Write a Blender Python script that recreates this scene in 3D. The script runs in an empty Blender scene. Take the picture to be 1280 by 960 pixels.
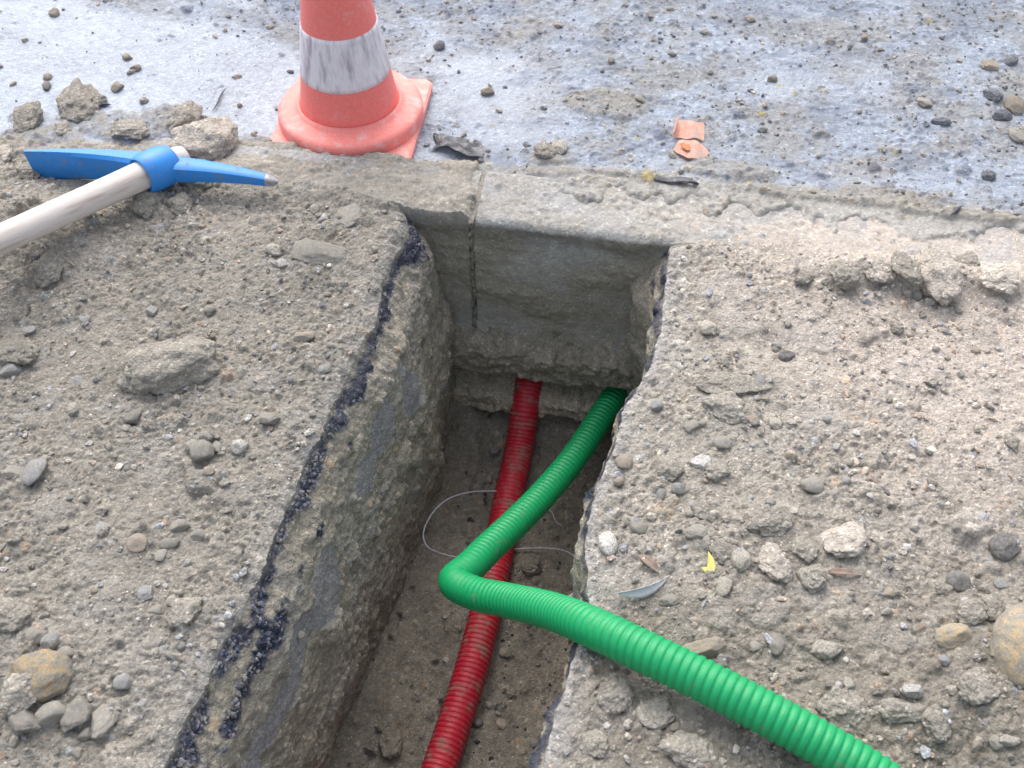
import bpy, bmesh, math, random
import numpy as np
from mathutils import Vector, Matrix
R = math.radians
rng = np.random.default_rng(7)
random.seed(7)
scene = bpy.context.scene
COL = scene.collection

# ------------------------------------------------------------------ camera, sky, sun, exposure
HCAM, PITCH, FPX = 1.30, R(50.0), 1300.0
cam_d = bpy.data.cameras.new('camera')
cam = bpy.data.objects.new('camera', cam_d); COL.objects.link(cam)
cam.location = (0, 0, HCAM)
cam.rotation_euler = (R(90) - PITCH, 0, 0)
cam_d.sensor_width = 36.0
cam_d.lens = 36.0 * FPX / 1280.0
cam_d.clip_start = 0.02; cam_d.clip_end = 500
cam_d.dof.use_dof = True
cam_d.dof.focus_distance = 1.75
cam_d.dof.aperture_fstop = 7.0
scene.camera = cam

SUN_EL, SUN_AZ = R(52), R(-14)          # azimuth measured from +Y towards +X
world = bpy.data.worlds.new('World'); scene.world = world; world.use_nodes = True
nt = world.node_tree
sky = nt.nodes.new('ShaderNodeTexSky'); sky.sky_type = 'NISHITA'; sky.sun_disc = False
sky.sun_elevation = SUN_EL; sky.sun_rotation = SUN_AZ
sky.air_density = 1.0; sky.dust_density = 4.5; sky.ozone_density = 1.0
hsv = nt.nodes.new('ShaderNodeHueSaturation'); hsv.inputs['Saturation'].default_value = .50      # thin overcast
nt.links.new(sky.outputs[0], hsv.inputs['Color']); nt.links.new(hsv.outputs[0], nt.nodes['Background'].inputs[0])
nt.nodes['Background'].inputs[1].default_value = 0.15
sun_d = bpy.data.lights.new('sun', 'SUN'); sun = bpy.data.objects.new('sun', sun_d); COL.objects.link(sun)
sun_d.energy = 0.80; sun_d.angle = R(75); sun_d.color = (1.0, 0.95, 0.89)
sdir = Vector((math.sin(SUN_AZ) * math.cos(SUN_EL), math.cos(SUN_AZ) * math.cos(SUN_EL), math.sin(SUN_EL)))
sun.rotation_euler = sdir.to_track_quat('Z', 'Y').to_euler()
scene.view_settings.view_transform = 'Standard'; scene.view_settings.look = 'None'
scene.view_settings.gamma = 1.0
scene.view_settings.exposure = 0.95
scene.cycles.max_bounces = 6

# ------------------------------------------------------------------ helpers: survey of the site
def px(x, y, z=0.0):
    """point at height z seen at photograph position (x, y): used to survey the site"""
    dx, dy = (x - 640) / FPX, (y - 480) / FPX
    fy = math.cos(PITCH) - dy * math.sin(PITCH)
    fz = -math.sin(PITCH) - dy * math.cos(PITCH)
    t = (z - HCAM) / fz
    return Vector((dx * t, fy * t, z))
KO = np.array([0.0, 1.481])                 # origin on the kerb's trench-side edge
KA = R(-9.4)
E1 = np.array([math.cos(KA), math.sin(KA)]); E2 = np.array([-math.sin(KA), math.cos(KA)])
def to_uw(p): d = np.array([p[0], p[1]]) - KO; return float(d @ E1), float(d @ E2)
def uw2xy(u, w):
    return KO[0] + u * E1[0] + w * E2[0], KO[1] + u * E1[1] + w * E2[1]
def puw(x, y, z=0.0): return to_uw(px(x, y, z))
def smooth(a, b, x):
    t = np.clip((x - a) / (b - a), 0, 1); return t * t * (3 - 2 * t)
def lin(r, g, b): 
    f = lambda c: (c / 255 / 12.92) if c / 255 < 0.04045 else ((c / 255 + 0.055) / 1.055) ** 2.4
    return np.array([f(r), f(g), f(b)])

# ------------------------------------------------------------------ helpers: noise in numpy
_perm = {}
def _tab(seed):
    if seed not in _perm:
        r = np.random.default_rng(seed + 1000)
        p = r.permutation(512).astype(np.int32)
        g = r.normal(size=(512, 3)).astype(np.float32)
        g /= np.linalg.norm(g, axis=1)[:, None]
        a = r.random(512).astype(np.float32) * 6.2831853
        _perm[seed] = (p, g, np.cos(a), np.sin(a))
    return _perm[seed]
def perlin2(x, y, seed=0):
    p, g, gc, gs = _tab(seed)
    x = np.asarray(x, np.float32); y = np.asarray(y, np.float32)
    xi = np.floor(x).astype(np.int32); yi = np.floor(y).astype(np.int32)
    xf = x - xi; yf = y - yi
    sx = xf * xf * xf * (xf * (xf * 6 - 15) + 10); sy = yf * yf * yf * (yf * (yf * 6 - 15) + 10)
    def d(i, j):
        h = p[(p[(xi + i) & 511] + yi + j) & 511]
        return gc[h] * (xf - i) + gs[h] * (yf - j)
    a = d(0, 0); b = d(1, 0); c = d(0, 1); e = d(1, 1)
    return 1.5 * ((a + (b - a) * sx) * (1 - sy) + (c + (e - c) * sx) * sy)
def perlin3(x, y, z, seed=0):
    p, g, _, _ = _tab(seed)
    x, y, z = [np.asarray(v, np.float32) for v in (x, y, z)]
    xi, yi, zi = [np.floor(v).astype(np.int32) for v in (x, y, z)]
    xf, yf, zf = x - xi, y - yi, z - zi
    s = [f * f * (3 - 2 * f) for f in (xf, yf, zf)]
    def d(i, j, k):
        h = p[(p[(p[(xi + i) & 511] + yi + j) & 511] + zi + k) & 511]
        return g[h, 0] * (xf - i) + g[h, 1] * (yf - j) + g[h, 2] * (zf - k)
    def lerp(a, b, t): return a + (b - a) * t
    return 1.5 * lerp(lerp(lerp(d(0,0,0), d(1,0,0), s[0]), lerp(d(0,1,0), d(1,1,0), s[0]), s[1]),
                      lerp(lerp(d(0,0,1), d(1,0,1), s[0]), lerp(d(0,1,1), d(1,1,1), s[0]), s[1]), s[2])
def fbm2(x, y, freq, octv=4, seed=0, gain=0.5):
    a, o, tot = 1.0, 0, 0
    for i in range(octv):
        o = o + a * perlin2(x * freq + 17.3 * i, y * freq - 9.1 * i, seed + i); tot += a
        a *= gain; freq *= 2.03
    return o / tot
def fbm3(P, freq, octv=4, seed=0, gain=0.5):
    a, o, tot = 1.0, 0, 0
    for i in range(octv):
        o = o + a * perlin3(P[..., 0] * freq + 7.7 * i, P[..., 1] * freq, P[..., 2] * freq, seed + i); tot += a
        a *= gain; freq *= 2.03
    return o / tot

class Raster:
    """relief and tint on a regular grid, sampled by the meshes"""
    def __init__(s, x0, x1, y0, y1, step):
        s.x0, s.y0, s.step = x0, y0, step
        s.nx = int((x1 - x0) / step) + 1; s.ny = int((y1 - y0) / step) + 1
        s.X, s.Y = np.meshgrid(x0 + step * np.arange(s.nx), y0 + step * np.arange(s.ny))
        s.H = np.zeros((s.ny, s.nx), np.float32); s.T = np.ones((s.ny, s.nx, 3), np.float32)
    def stamp(s, cx, cy, r, hk, tint, emb=0.25, rg=rng):
        i0 = max(int((cx - 1.35 * r - s.x0) / s.step), 0); i1 = min(int((cx + 1.35 * r - s.x0) / s.step) + 2, s.nx)
        j0 = max(int((cy - 1.35 * r - s.y0) / s.step), 0); j1 = min(int((cy + 1.35 * r - s.y0) / s.step) + 2, s.ny)
        if i1 - i0 < 2 or j1 - j0 < 2: return
        x = s.X[j0:j1, i0:i1] - cx; y = s.Y[j0:j1, i0:i1] - cy
        a = rg.random(5) * 6.28
        th = np.arctan2(y, x)
        rr = r * (1 + .18 * np.sin(2 * th + a[0]) + .12 * np.sin(3 * th + a[1]) + .08 * np.sin(5 * th + a[2]))
        d = np.sqrt(x * x + y * y) / rr
        b = hk * r * np.sqrt(np.clip(1 - d ** (2 + 2 * a[3] / 6.28), 0, 1))
        h = s.H[j0:j1, i0:i1]
        ci = min(max(int((cx - s.x0) / s.step), 0), s.nx - 1); cj = min(max(int((cy - s.y0) / s.step), 0), s.ny - 1)
        tl = .25 * hk * (x * math.cos(a[4]) + y * math.sin(a[4]))
        n = s.H[cj, ci] * .5 + h * .5 - emb * hk * r + b + tl
        m = (d < 1) & (n > h)
        h[m] = n[m]
        if tint is not None: s.T[j0:j1, i0:i1][m] = tint
    def scatter(s, n, r0, r1, hk=.8, mask=None, tints=None, emb=.25, var=.12, power=2.0, seed=1):
        rg = np.random.default_rng(seed)
        xs = s.x0 + rg.random(n) * s.nx * s.step; ys = s.y0 + rg.random(n) * s.ny * s.step
        rs = (r0 ** -power + rg.random(n) * (r1 ** -power - r0 ** -power)) ** (-1 / power)
        order = np.argsort(rs)[::-1]
        for k in order:
            i = min(int((xs[k] - s.x0) / s.step), s.nx - 1); j = min(int((ys[k] - s.y0) / s.step), s.ny - 1)
            if mask is not None and mask[j, i] < rg.random(): continue
            v = 1 + var * rg.normal()
            t = np.array([v, v, v])
            if tints is not None:
                q = rg.random(); acc = 0
                for pr, c in tints:
                    acc += pr
                    if q < acc: t = np.array(c) * v; break
            s.stamp(xs[k], ys[k], rs[k], hk * (.7 + .6 * rg.random()), t, emb, rg)
    def sample(s, A, x, y):
        fx = np.abs((np.asarray(x) - s.x0) / s.step); fy = np.abs((np.asarray(y) - s.y0) / s.step)
        mx, my = s.nx - 1.001, s.ny - 1.001
        fx = np.mod(fx, 2 * mx); fx = np.where(fx > mx, 2 * mx - fx, fx)
        fy = np.mod(fy, 2 * my); fy = np.where(fy > my, 2 * my - fy, fy)
        i = fx.astype(int); j = fy.astype(int); tx = fx - i; ty = fy - j
        if A.ndim == 3: tx = tx[..., None]; ty = ty[..., None]
        return (A[j, i] * (1 - tx) + A[j, i + 1] * tx) * (1 - ty) + (A[j + 1, i] * (1 - tx) + A[j + 1, i + 1] * tx) * ty

# ------------------------------------------------------------------ helpers: materials
def nodes_of(name):
    m = bpy.data.materials.new(name); m.use_nodes = True
    t = m.node_tree; b = t.nodes['Principled BSDF']
    return m, t, b, t.nodes.new, t.links.new
def mat_earth(name, bump=.5, scale=1.0, var=.35, grain=.30, colour=None):
    """colour and gloss from the mesh (what the ground is made of there), grain from noise"""
    m, t, b, N, L = nodes_of(name)
    at = N('ShaderNodeAttribute'); at.attribute_name = 'Col'
    ar = N('ShaderNodeAttribute'); ar.attribute_name = 'Rgh'
    if colour is None: pos = N('ShaderNodeTexCoord').outputs['Object']
    else: pos = N('ShaderNodeNewGeometry').outputs['Position']
    n1 = N('ShaderNodeTexNoise'); n1.inputs['Scale'].default_value = 420 * scale; n1.inputs['Detail'].default_value = 4; n1.inputs['Roughness'].default_value = .7
    n2 = N('ShaderNodeTexNoise'); n2.inputs['Scale'].default_value = 60 * scale; n2.inputs['Detail'].default_value = 5
    v1 = N('ShaderNodeTexVoronoi'); v1.inputs['Scale'].default_value = 300 * scale
    v2 = N('ShaderNodeTexVoronoi'); v2.inputs['Scale'].default_value = 140 * scale
    dv = N('ShaderNodeVectorMath'); dv.operation = 'MULTIPLY_ADD'; dv.inputs[1].default_value = (.006,) * 3
    L(n2.outputs['Color'], dv.inputs[0]); L(pos, dv.inputs[2])
    for n in (n1, n2): L(pos, n.inputs['Vector'])
    for n in (v1, v2): L(dv.outputs[0], n.inputs['Vector'])
    def math_(op, x, y):
        q = N('ShaderNodeMath'); q.operation = op
        for i, z in enumerate((x, y)):
            if isinstance(z, (int, float)): q.inputs[i].default_value = z
            else: L(z, q.inputs[i])
        return q.outputs[0]
    ad = math_('ADD', n1.outputs['Fac'], n2.outputs['Fac'])
    mr = N('ShaderNodeMapRange'); mr.inputs['From Min'].default_value = .6; mr.inputs['From Max'].default_value = 1.4
    mr.inputs['To Min'].default_value = 1 - var; mr.inputs['To Max'].default_value = 1 + var
    L(ad, mr.inputs['Value'])
    s1 = N('ShaderNodeSeparateColor'); L(v1.outputs['Color'], s1.inputs[0])
    s2 = N('ShaderNodeSeparateColor'); L(v2.outputs['Color'], s2.inputs[0])
    g = math_('ADD', math_('MULTIPLY', s1.outputs[0], grain), 1 - grain * .5)
    g2 = math_('ADD', math_('MULTIPLY', s2.outputs[0], grain * .6), 1 - grain * .3)
    pale = math_('ADD', math_('MULTIPLY', math_('GREATER_THAN', s1.outputs[1], .965), grain * 1.8), 1.0)     # pale mineral grains
    k = math_('MULTIPLY', math_('MULTIPLY', mr.outputs[0], g), math_('MULTIPLY', g2, pale))
    vm = N('ShaderNodeVectorMath'); vm.operation = 'SCALE'
    if colour is None: L(at.outputs['Color'], vm.inputs[0]); L(ar.outputs['Fac'], b.inputs['Roughness'])
    else:
        oi = N('ShaderNodeObjectInfo'); rr = math_('ADD', math_('MULTIPLY', oi.outputs['Random'], .24), .88); k = math_('MULTIPLY', k, rr)
        vm.inputs[0].default_value = tuple(colour); b.inputs['Roughness'].default_value = .94
    L(k, vm.inputs['Scale']); L(vm.outputs[0], b.inputs['Base Color'])
    h = math_('SUBTRACT', math_('ADD', math_('MULTIPLY', n1.outputs['Fac'], .6), math_('MULTIPLY', s1.outputs[2], .25)),
              math_('ADD', math_('MULTIPLY', v1.outputs['Distance'], .5), math_('MULTIPLY', v2.outputs['Distance'], .9)))
    bp = N('ShaderNodeBump'); bp.inputs['Strength'].default_value = bump; bp.inputs['Distance'].default_value = .0035
    L(h, bp.inputs['Height']); L(bp.outputs[0], b.inputs['Normal'])
    return m
def mat_stone(name, c1, c2, rough=.8, dust=.35, dustc=(.265, .245, .208), scale=6, bump=.6, bscale=1.0):
    m, t, b, N, L = nodes_of(name)
    tc = N('ShaderNodeTexCoord'); oi = N('ShaderNodeObjectInfo')
    va = N('ShaderNodeVectorMath'); va.operation = 'ADD'
    L(tc.outputs['Object'], va.inputs[0]); L(oi.outputs['Location'], va.inputs[1])
    n1 = N('ShaderNodeTexNoise'); n1.inputs['Scale'].default_value = scale * .6; n1.inputs['Detail'].default_value = 6
    n2 = N('ShaderNodeTexNoise'); n2.inputs['Scale'].default_value = scale * 4; n2.inputs['Detail'].default_value = 5; n2.inputs['Roughness'].default_value = .7
    n3 = N('ShaderNodeTexNoise'); n3.inputs['Scale'].default_value = scale * .9; n3.inputs['Detail'].default_value = 7; n3.inputs['Roughness'].default_value = .65
    for n in (n1, n2, n3): L(va.outputs[0], n.inputs['Vector'])
    mx = N('ShaderNodeMix'); mx.data_type = 'RGBA'
    mx.inputs['A'].default_value = (*c1, 1); mx.inputs['B'].default_value = (*c2, 1)
    r1 = N('ShaderNodeMapRange'); r1.inputs['From Min'].default_value = .35; r1.inputs['From Max'].default_value = .65
    L(n1.outputs['Fac'], r1.inputs['Value']); L(r1.outputs[0], mx.inputs['Factor'])
    md = N('ShaderNodeMix'); md.data_type = 'RGBA'; md.inputs['B'].default_value = (*dustc, 1)
    r3 = N('ShaderNodeMapRange'); r3.inputs['From Min'].default_value = .50 - dust * .4; r3.inputs['From Max'].default_value = .62 - dust * .3
    ge = N('ShaderNodeNewGeometry'); sx = N('ShaderNodeSeparateXYZ'); L(ge.outputs['Normal'], sx.inputs[0])
    up = N('ShaderNodeMath'); up.operation = 'MULTIPLY_ADD'; up.inputs[1].default_value = -.10; L(sx.outputs[2], up.inputs[0]); L(n3.outputs['Fac'], up.inputs[2])   # earth clings low on the sides
    L(up.outputs[0], r3.inputs['Value']); L(r3.outputs[0], md.inputs['Factor'])
    L(mx.outputs['Result'], md.inputs['A'])
    r2 = N('ShaderNodeMapRange'); r2.inputs['To Min'].default_value = .6; r2.inputs['To Max'].default_value = 1.4
    r2.inputs['From Min'].default_value = .25; r2.inputs['From Max'].default_value = .75
    L(n2.outputs['Fac'], r2.inputs['Value'])
    rr = N('ShaderNodeMapRange'); rr.inputs['To Min'].default_value = .85; rr.inputs['To Max'].default_value = 1.18
    L(oi.outputs['Random'], rr.inputs['Value'])
    mm = N('ShaderNodeMath'); mm.operation = 'MULTIPLY'; L(r2.outputs[0], mm.inputs[0]); L(rr.outputs[0], mm.inputs[1])
    vm = N('ShaderNodeVectorMath'); vm.operation = 'SCALE'
    L(md.outputs['Result'], vm.inputs[0]); L(mm.outputs[0], vm.inputs['Scale'])
    L(vm.outputs[0], b.inputs['Base Color']); b.inputs['Roughness'].default_value = rough
    bp = N('ShaderNodeBump'); bp.inputs['Strength'].default_value = bump; bp.inputs['Distance'].default_value = .003 * bscale
    L(n2.outputs['Fac'], bp.inputs['Height']); L(bp.outputs[0], b.inputs['Normal'])
    return m
def mat_worn(name, base, dirt, amount=.45, rough=.45, scale=18, stretch=(1, 1, 1), fine=260, spec=.5, wear=None, bump=.15):
    """painted, plastic or wooden surface with dirt of its own shape"""
    m, t, b, N, L = nodes_of(name)
    tc = N('ShaderNodeTexCoord'); mp = N('ShaderNodeMapping'); mp.inputs['Scale'].default_value = stretch
    L(tc.outputs['Object'], mp.inputs['Vector'])
    n1 = N('ShaderNodeTexNoise'); n1.inputs['Scale'].default_value = scale; n1.inputs['Detail'].default_value = 8; n1.inputs['Roughness'].default_value = .65
    n2 = N('ShaderNodeTexNoise'); n2.inputs['Scale'].default_value = fine; n2.inputs['Detail'].default_value = 3
    L(mp.outputs[0], n1.inputs['Vector']); L(mp.outputs[0], n2.inputs['Vector'])
    r = N('ShaderNodeMapRange'); r.inputs['From Min'].default_value = .70 - amount * .5; r.inputs['From Max'].default_value = .86 - amount * .4
    L(n1.outputs['Fac'], r.inputs['Value'])
    mx = N('ShaderNodeMix'); mx.data_type = 'RGBA'
    mx.inputs['A'].default_value = (*base, 1); mx.inputs['B'].default_value = (*dirt, 1)
    L(r.outputs[0], mx.inputs['Factor'])
    r2 = N('ShaderNodeMapRange'); r2.inputs['To Min'].default_value = .82; r2.inputs['To Max'].default_value = 1.15
    L(n2.outputs['Fac'], r2.inputs['Value'])
    vm = N('ShaderNodeVectorMath'); vm.operation = 'SCALE'
    L(mx.outputs['Result'], vm.inputs[0]); L(r2.outputs[0], vm.inputs['Scale'])
    L(vm.outputs[0], b.inputs['Base Color'])
    rg2 = N('ShaderNodeMapRange'); rg2.inputs['To Min'].default_value = rough; rg2.inputs['To Max'].default_value = min(1, rough + .4)
    L(r.outputs[0], rg2.inputs['Value']); L(rg2.outputs[0], b.inputs['Roughness'])
    b.inputs['Specular IOR Level'].default_value = spec
    bp = N('ShaderNodeBump'); bp.inputs['Strength'].default_value = bump; bp.inputs['Distance'].default_value = .001
    L(n1.outputs['Fac'], bp.inputs['Height']); L(bp.outputs[0], b.inputs['Normal'])
    return m

# ------------------------------------------------------------------ helpers: objects
def link(name, me, mat=None, parent=None, loc=(0, 0, 0)):
    o = bpy.data.objects.new(name, me); COL.objects.link(o)
    if mat is not None and not me.materials: me.materials.append(mat)
    o.location = loc
    if parent is not None: o.parent = parent
    return o
def tag(o, label=None, cat=None, group=None, kind=None):
    if label: o['label'] = label
    if cat: o['category'] = cat
    if group: o['group'] = group
    if kind: o['kind'] = kind
    return o
def np_mesh(name, V, F, col=None, rgh=None, smooth_=True):
    V = np.ascontiguousarray(V, np.float32).reshape(-1, 3); F = np.ascontiguousarray(F, np.int32)
    k = F.shape[1]
    me = bpy.data.meshes.new(name)
    me.vertices.add(len(V)); me.vertices.foreach_set('co', V.ravel())
    me.loops.add(F.size); me.loops.foreach_set('vertex_index', F.ravel())
    me.polygons.add(len(F)); me.polygons.foreach_set('loop_start', np.arange(len(F), dtype=np.int32) * k)
    try: me.polygons.foreach_set('loop_total', np.full(len(F), k, np.int32))
    except Exception: pass
    me.update(calc_edges=True)
    me.polygons.foreach_set('use_smooth', np.full(len(F), smooth_, bool))
    if col is not None:
        a = me.attributes.new('Col', 'FLOAT_COLOR', 'POINT')
        c = np.ones((len(V), 4), np.float32); c[:, :3] = np.clip(col.reshape(-1, 3), .003, .9)
        a.data.foreach_set('color', c.ravel())
    if rgh is not None:
        a = me.attributes.new('Rgh', 'FLOAT', 'POINT'); a.data.foreach_set('value', np.ascontiguousarray(rgh, np.float32).ravel())
    me.validate()
    return me
def grid_faces(n, m, flip=False):
    i = np.arange(n * m).reshape(n, m)
    f = np.stack([i[:-1, :-1], i[:-1, 1:], i[1:, 1:], i[1:, :-1]], -1).reshape(-1, 4)
    return f[:, ::-1] if flip else f
def sheet(name, P, col, rgh, mat, flip=False):
    me = np_mesh(name, P, grid_faces(P.shape[0], P.shape[1], flip), col, rgh)
    return tag(link(name, me, mat), kind='structure')
def catmull(pts, step=.004):
    pts = [np.array(p, float) for p in pts]
    P = [2 * pts[0] - pts[1]] + pts + [2 * pts[-1] - pts[-2]]
    out = []
    for i in range(1, len(P) - 2):
        p0, p1, p2, p3 = P[i - 1:i + 3]
        n = max(int(np.linalg.norm(p2 - p1) / step), 2)
        for k in range(n):
            # centripetal form keeps tight bends clean
            t0 = 0; t1 = np.linalg.norm(p1 - p0) ** .5 + t0; t2 = np.linalg.norm(p2 - p1) ** .5 + t1; t3 = np.linalg.norm(p3 - p2) ** .5 + t2
            t = t1 + (t2 - t1) * k / n
            A1 = (t1 - t) / (t1 - t0) * p0 + (t - t0) / (t1 - t0) * p1
            A2 = (t2 - t) / (t2 - t1) * p1 + (t - t1) / (t2 - t1) * p2
            A3 = (t3 - t) / (t3 - t2) * p2 + (t - t2) / (t3 - t2) * p3
            B1 = (t2 - t) / (t2 - t0) * A1 + (t - t0) / (t2 - t0) * A2
            B2 = (t3 - t) / (t3 - t1) * A2 + (t - t1) / (t3 - t1) * A3
            out.append((t2 - t) / (t2 - t1) * B1 + (t - t1) / (t2 - t1) * B2)
    out.append(pts[-1])
    return np.array(out)
def resample(path, step):
    d = np.r_[0, np.cumsum(np.linalg.norm(np.diff(path, axis=0), axis=1))]
    s = np.arange(0, d[-1], step)
    return np.stack([np.interp(s, d, path[:, k]) for k in range(3)], 1), s
def tube_verts(path, rad, n):
    T = np.gradient(path, axis=0); T /= np.linalg.norm(T, axis=1)[:, None]
    nrm = np.cross(T[0], [0, 0, 1.0]); nrm /= np.linalg.norm(nrm)
    V = np.zeros((len(path), n, 3)); a = np.arange(n) * 2 * math.pi / n
    for i in range(len(path)):
        nrm = nrm - T[i] * (nrm @ T[i]); nrm /= np.linalg.norm(nrm); b = np.cross(T[i], nrm)
        V[i] = path[i] + rad[i] * (np.cos(a)[:, None] * nrm + np.sin(a)[:, None] * b)
    return V
def tube_faces(m, n):
    i = np.arange(m * n).reshape(m, n); j = np.roll(i, -1, axis=1)
    return np.stack([i[:-1], j[:-1], j[1:], i[1:]], -1).reshape(-1, 4)
def tube_mesh(name, path, rad, n=16):
    path = np.asarray(path)
    return np_mesh(name, tube_verts(path, rad, n), tube_faces(len(path), n))
def lathe(name, prof, n=64):
    a = np.arange(n) * 2 * math.pi / n
    V = np.array([[(r * math.cos(t), r * math.sin(t), z) for t in a] for r, z in prof])
    return np_mesh(name, V, tube_faces(len(prof), n))

# ------------------------------------------------------------------ palette (albedo; the clay also carries reflected sky)
SOIL_L = np.array([.262, .243, .209]); SOIL_R = np.array([.335, .309, .267]); SAND = np.array([.435, .392, .342])
MOIST = np.array([.285, .256, .205]); FLOORC = np.array([.192, .172, .140]); CLAY_SKY = np.array([.270, .308, .370])  # clay tinted blue: the sky reflected in it is put into the colour
CONC = np.array([.33, .33, .325]); CONCD = np.array([.35, .332, .295]); TAR = np.array([.022, .028, .054])
GRAVEL = [(.05, (1.5, 1.5, 1.5)), (.04, (.95, 1.05, 1.25)), (.05, (1.25, 1.05, .9)), (.05, (.6, .6, .62)), (.12, (1.15, 1.12, 1.08))]

# ------------------------------------------------------------------ trench outline (surveyed)
LIPL = [puw(*p) for p in [(505, 262), (512, 285), (480, 350), (470, 400), (440, 460), (405, 530), (372, 600), (335, 690), (305, 755), (262, 840), (232, 900), (205, 960)]]
LIPR = [puw(*p) for p in [(838, 290), (836, 330), (828, 400), (812, 460), (784, 500), (766, 560), (742, 625), (728, 670), (738, 715), (735, 760), (712, 840), (690, 905), (676, 965)]]
def lip(pts):
    a = np.array(sorted(pts, key=lambda q: q[1])); a = np.vstack([[a[0, 0] - .02, -8], [a[0, 0] - .01, a[0, 1] - .5], a, [a[-1, 0], 3.0]])
    ws = np.linspace(-9, .3, 6000); us = np.interp(ws, a[:, 1], a[:, 0]); kk = np.hanning(41); kk /= kk.sum()
    us = np.convolve(np.pad(us, 20, mode='edge'), kk, 'valid')
    def f(w): return np.interp(w, ws, us)
    return f
def lip_jitter(w, seed): return .008 * fbm2(w, w * 0 + seed, 16, 4, seed, .5) + .0018 * perlin2(w * 130, w * 0 + .5, seed + 9)
fL, fR = lip(LIPL), lip(LIPR)
DEPTH = .56
def depth_at(w): return .02 + (DEPTH - .02) * smooth(-5, -3, w)

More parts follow.
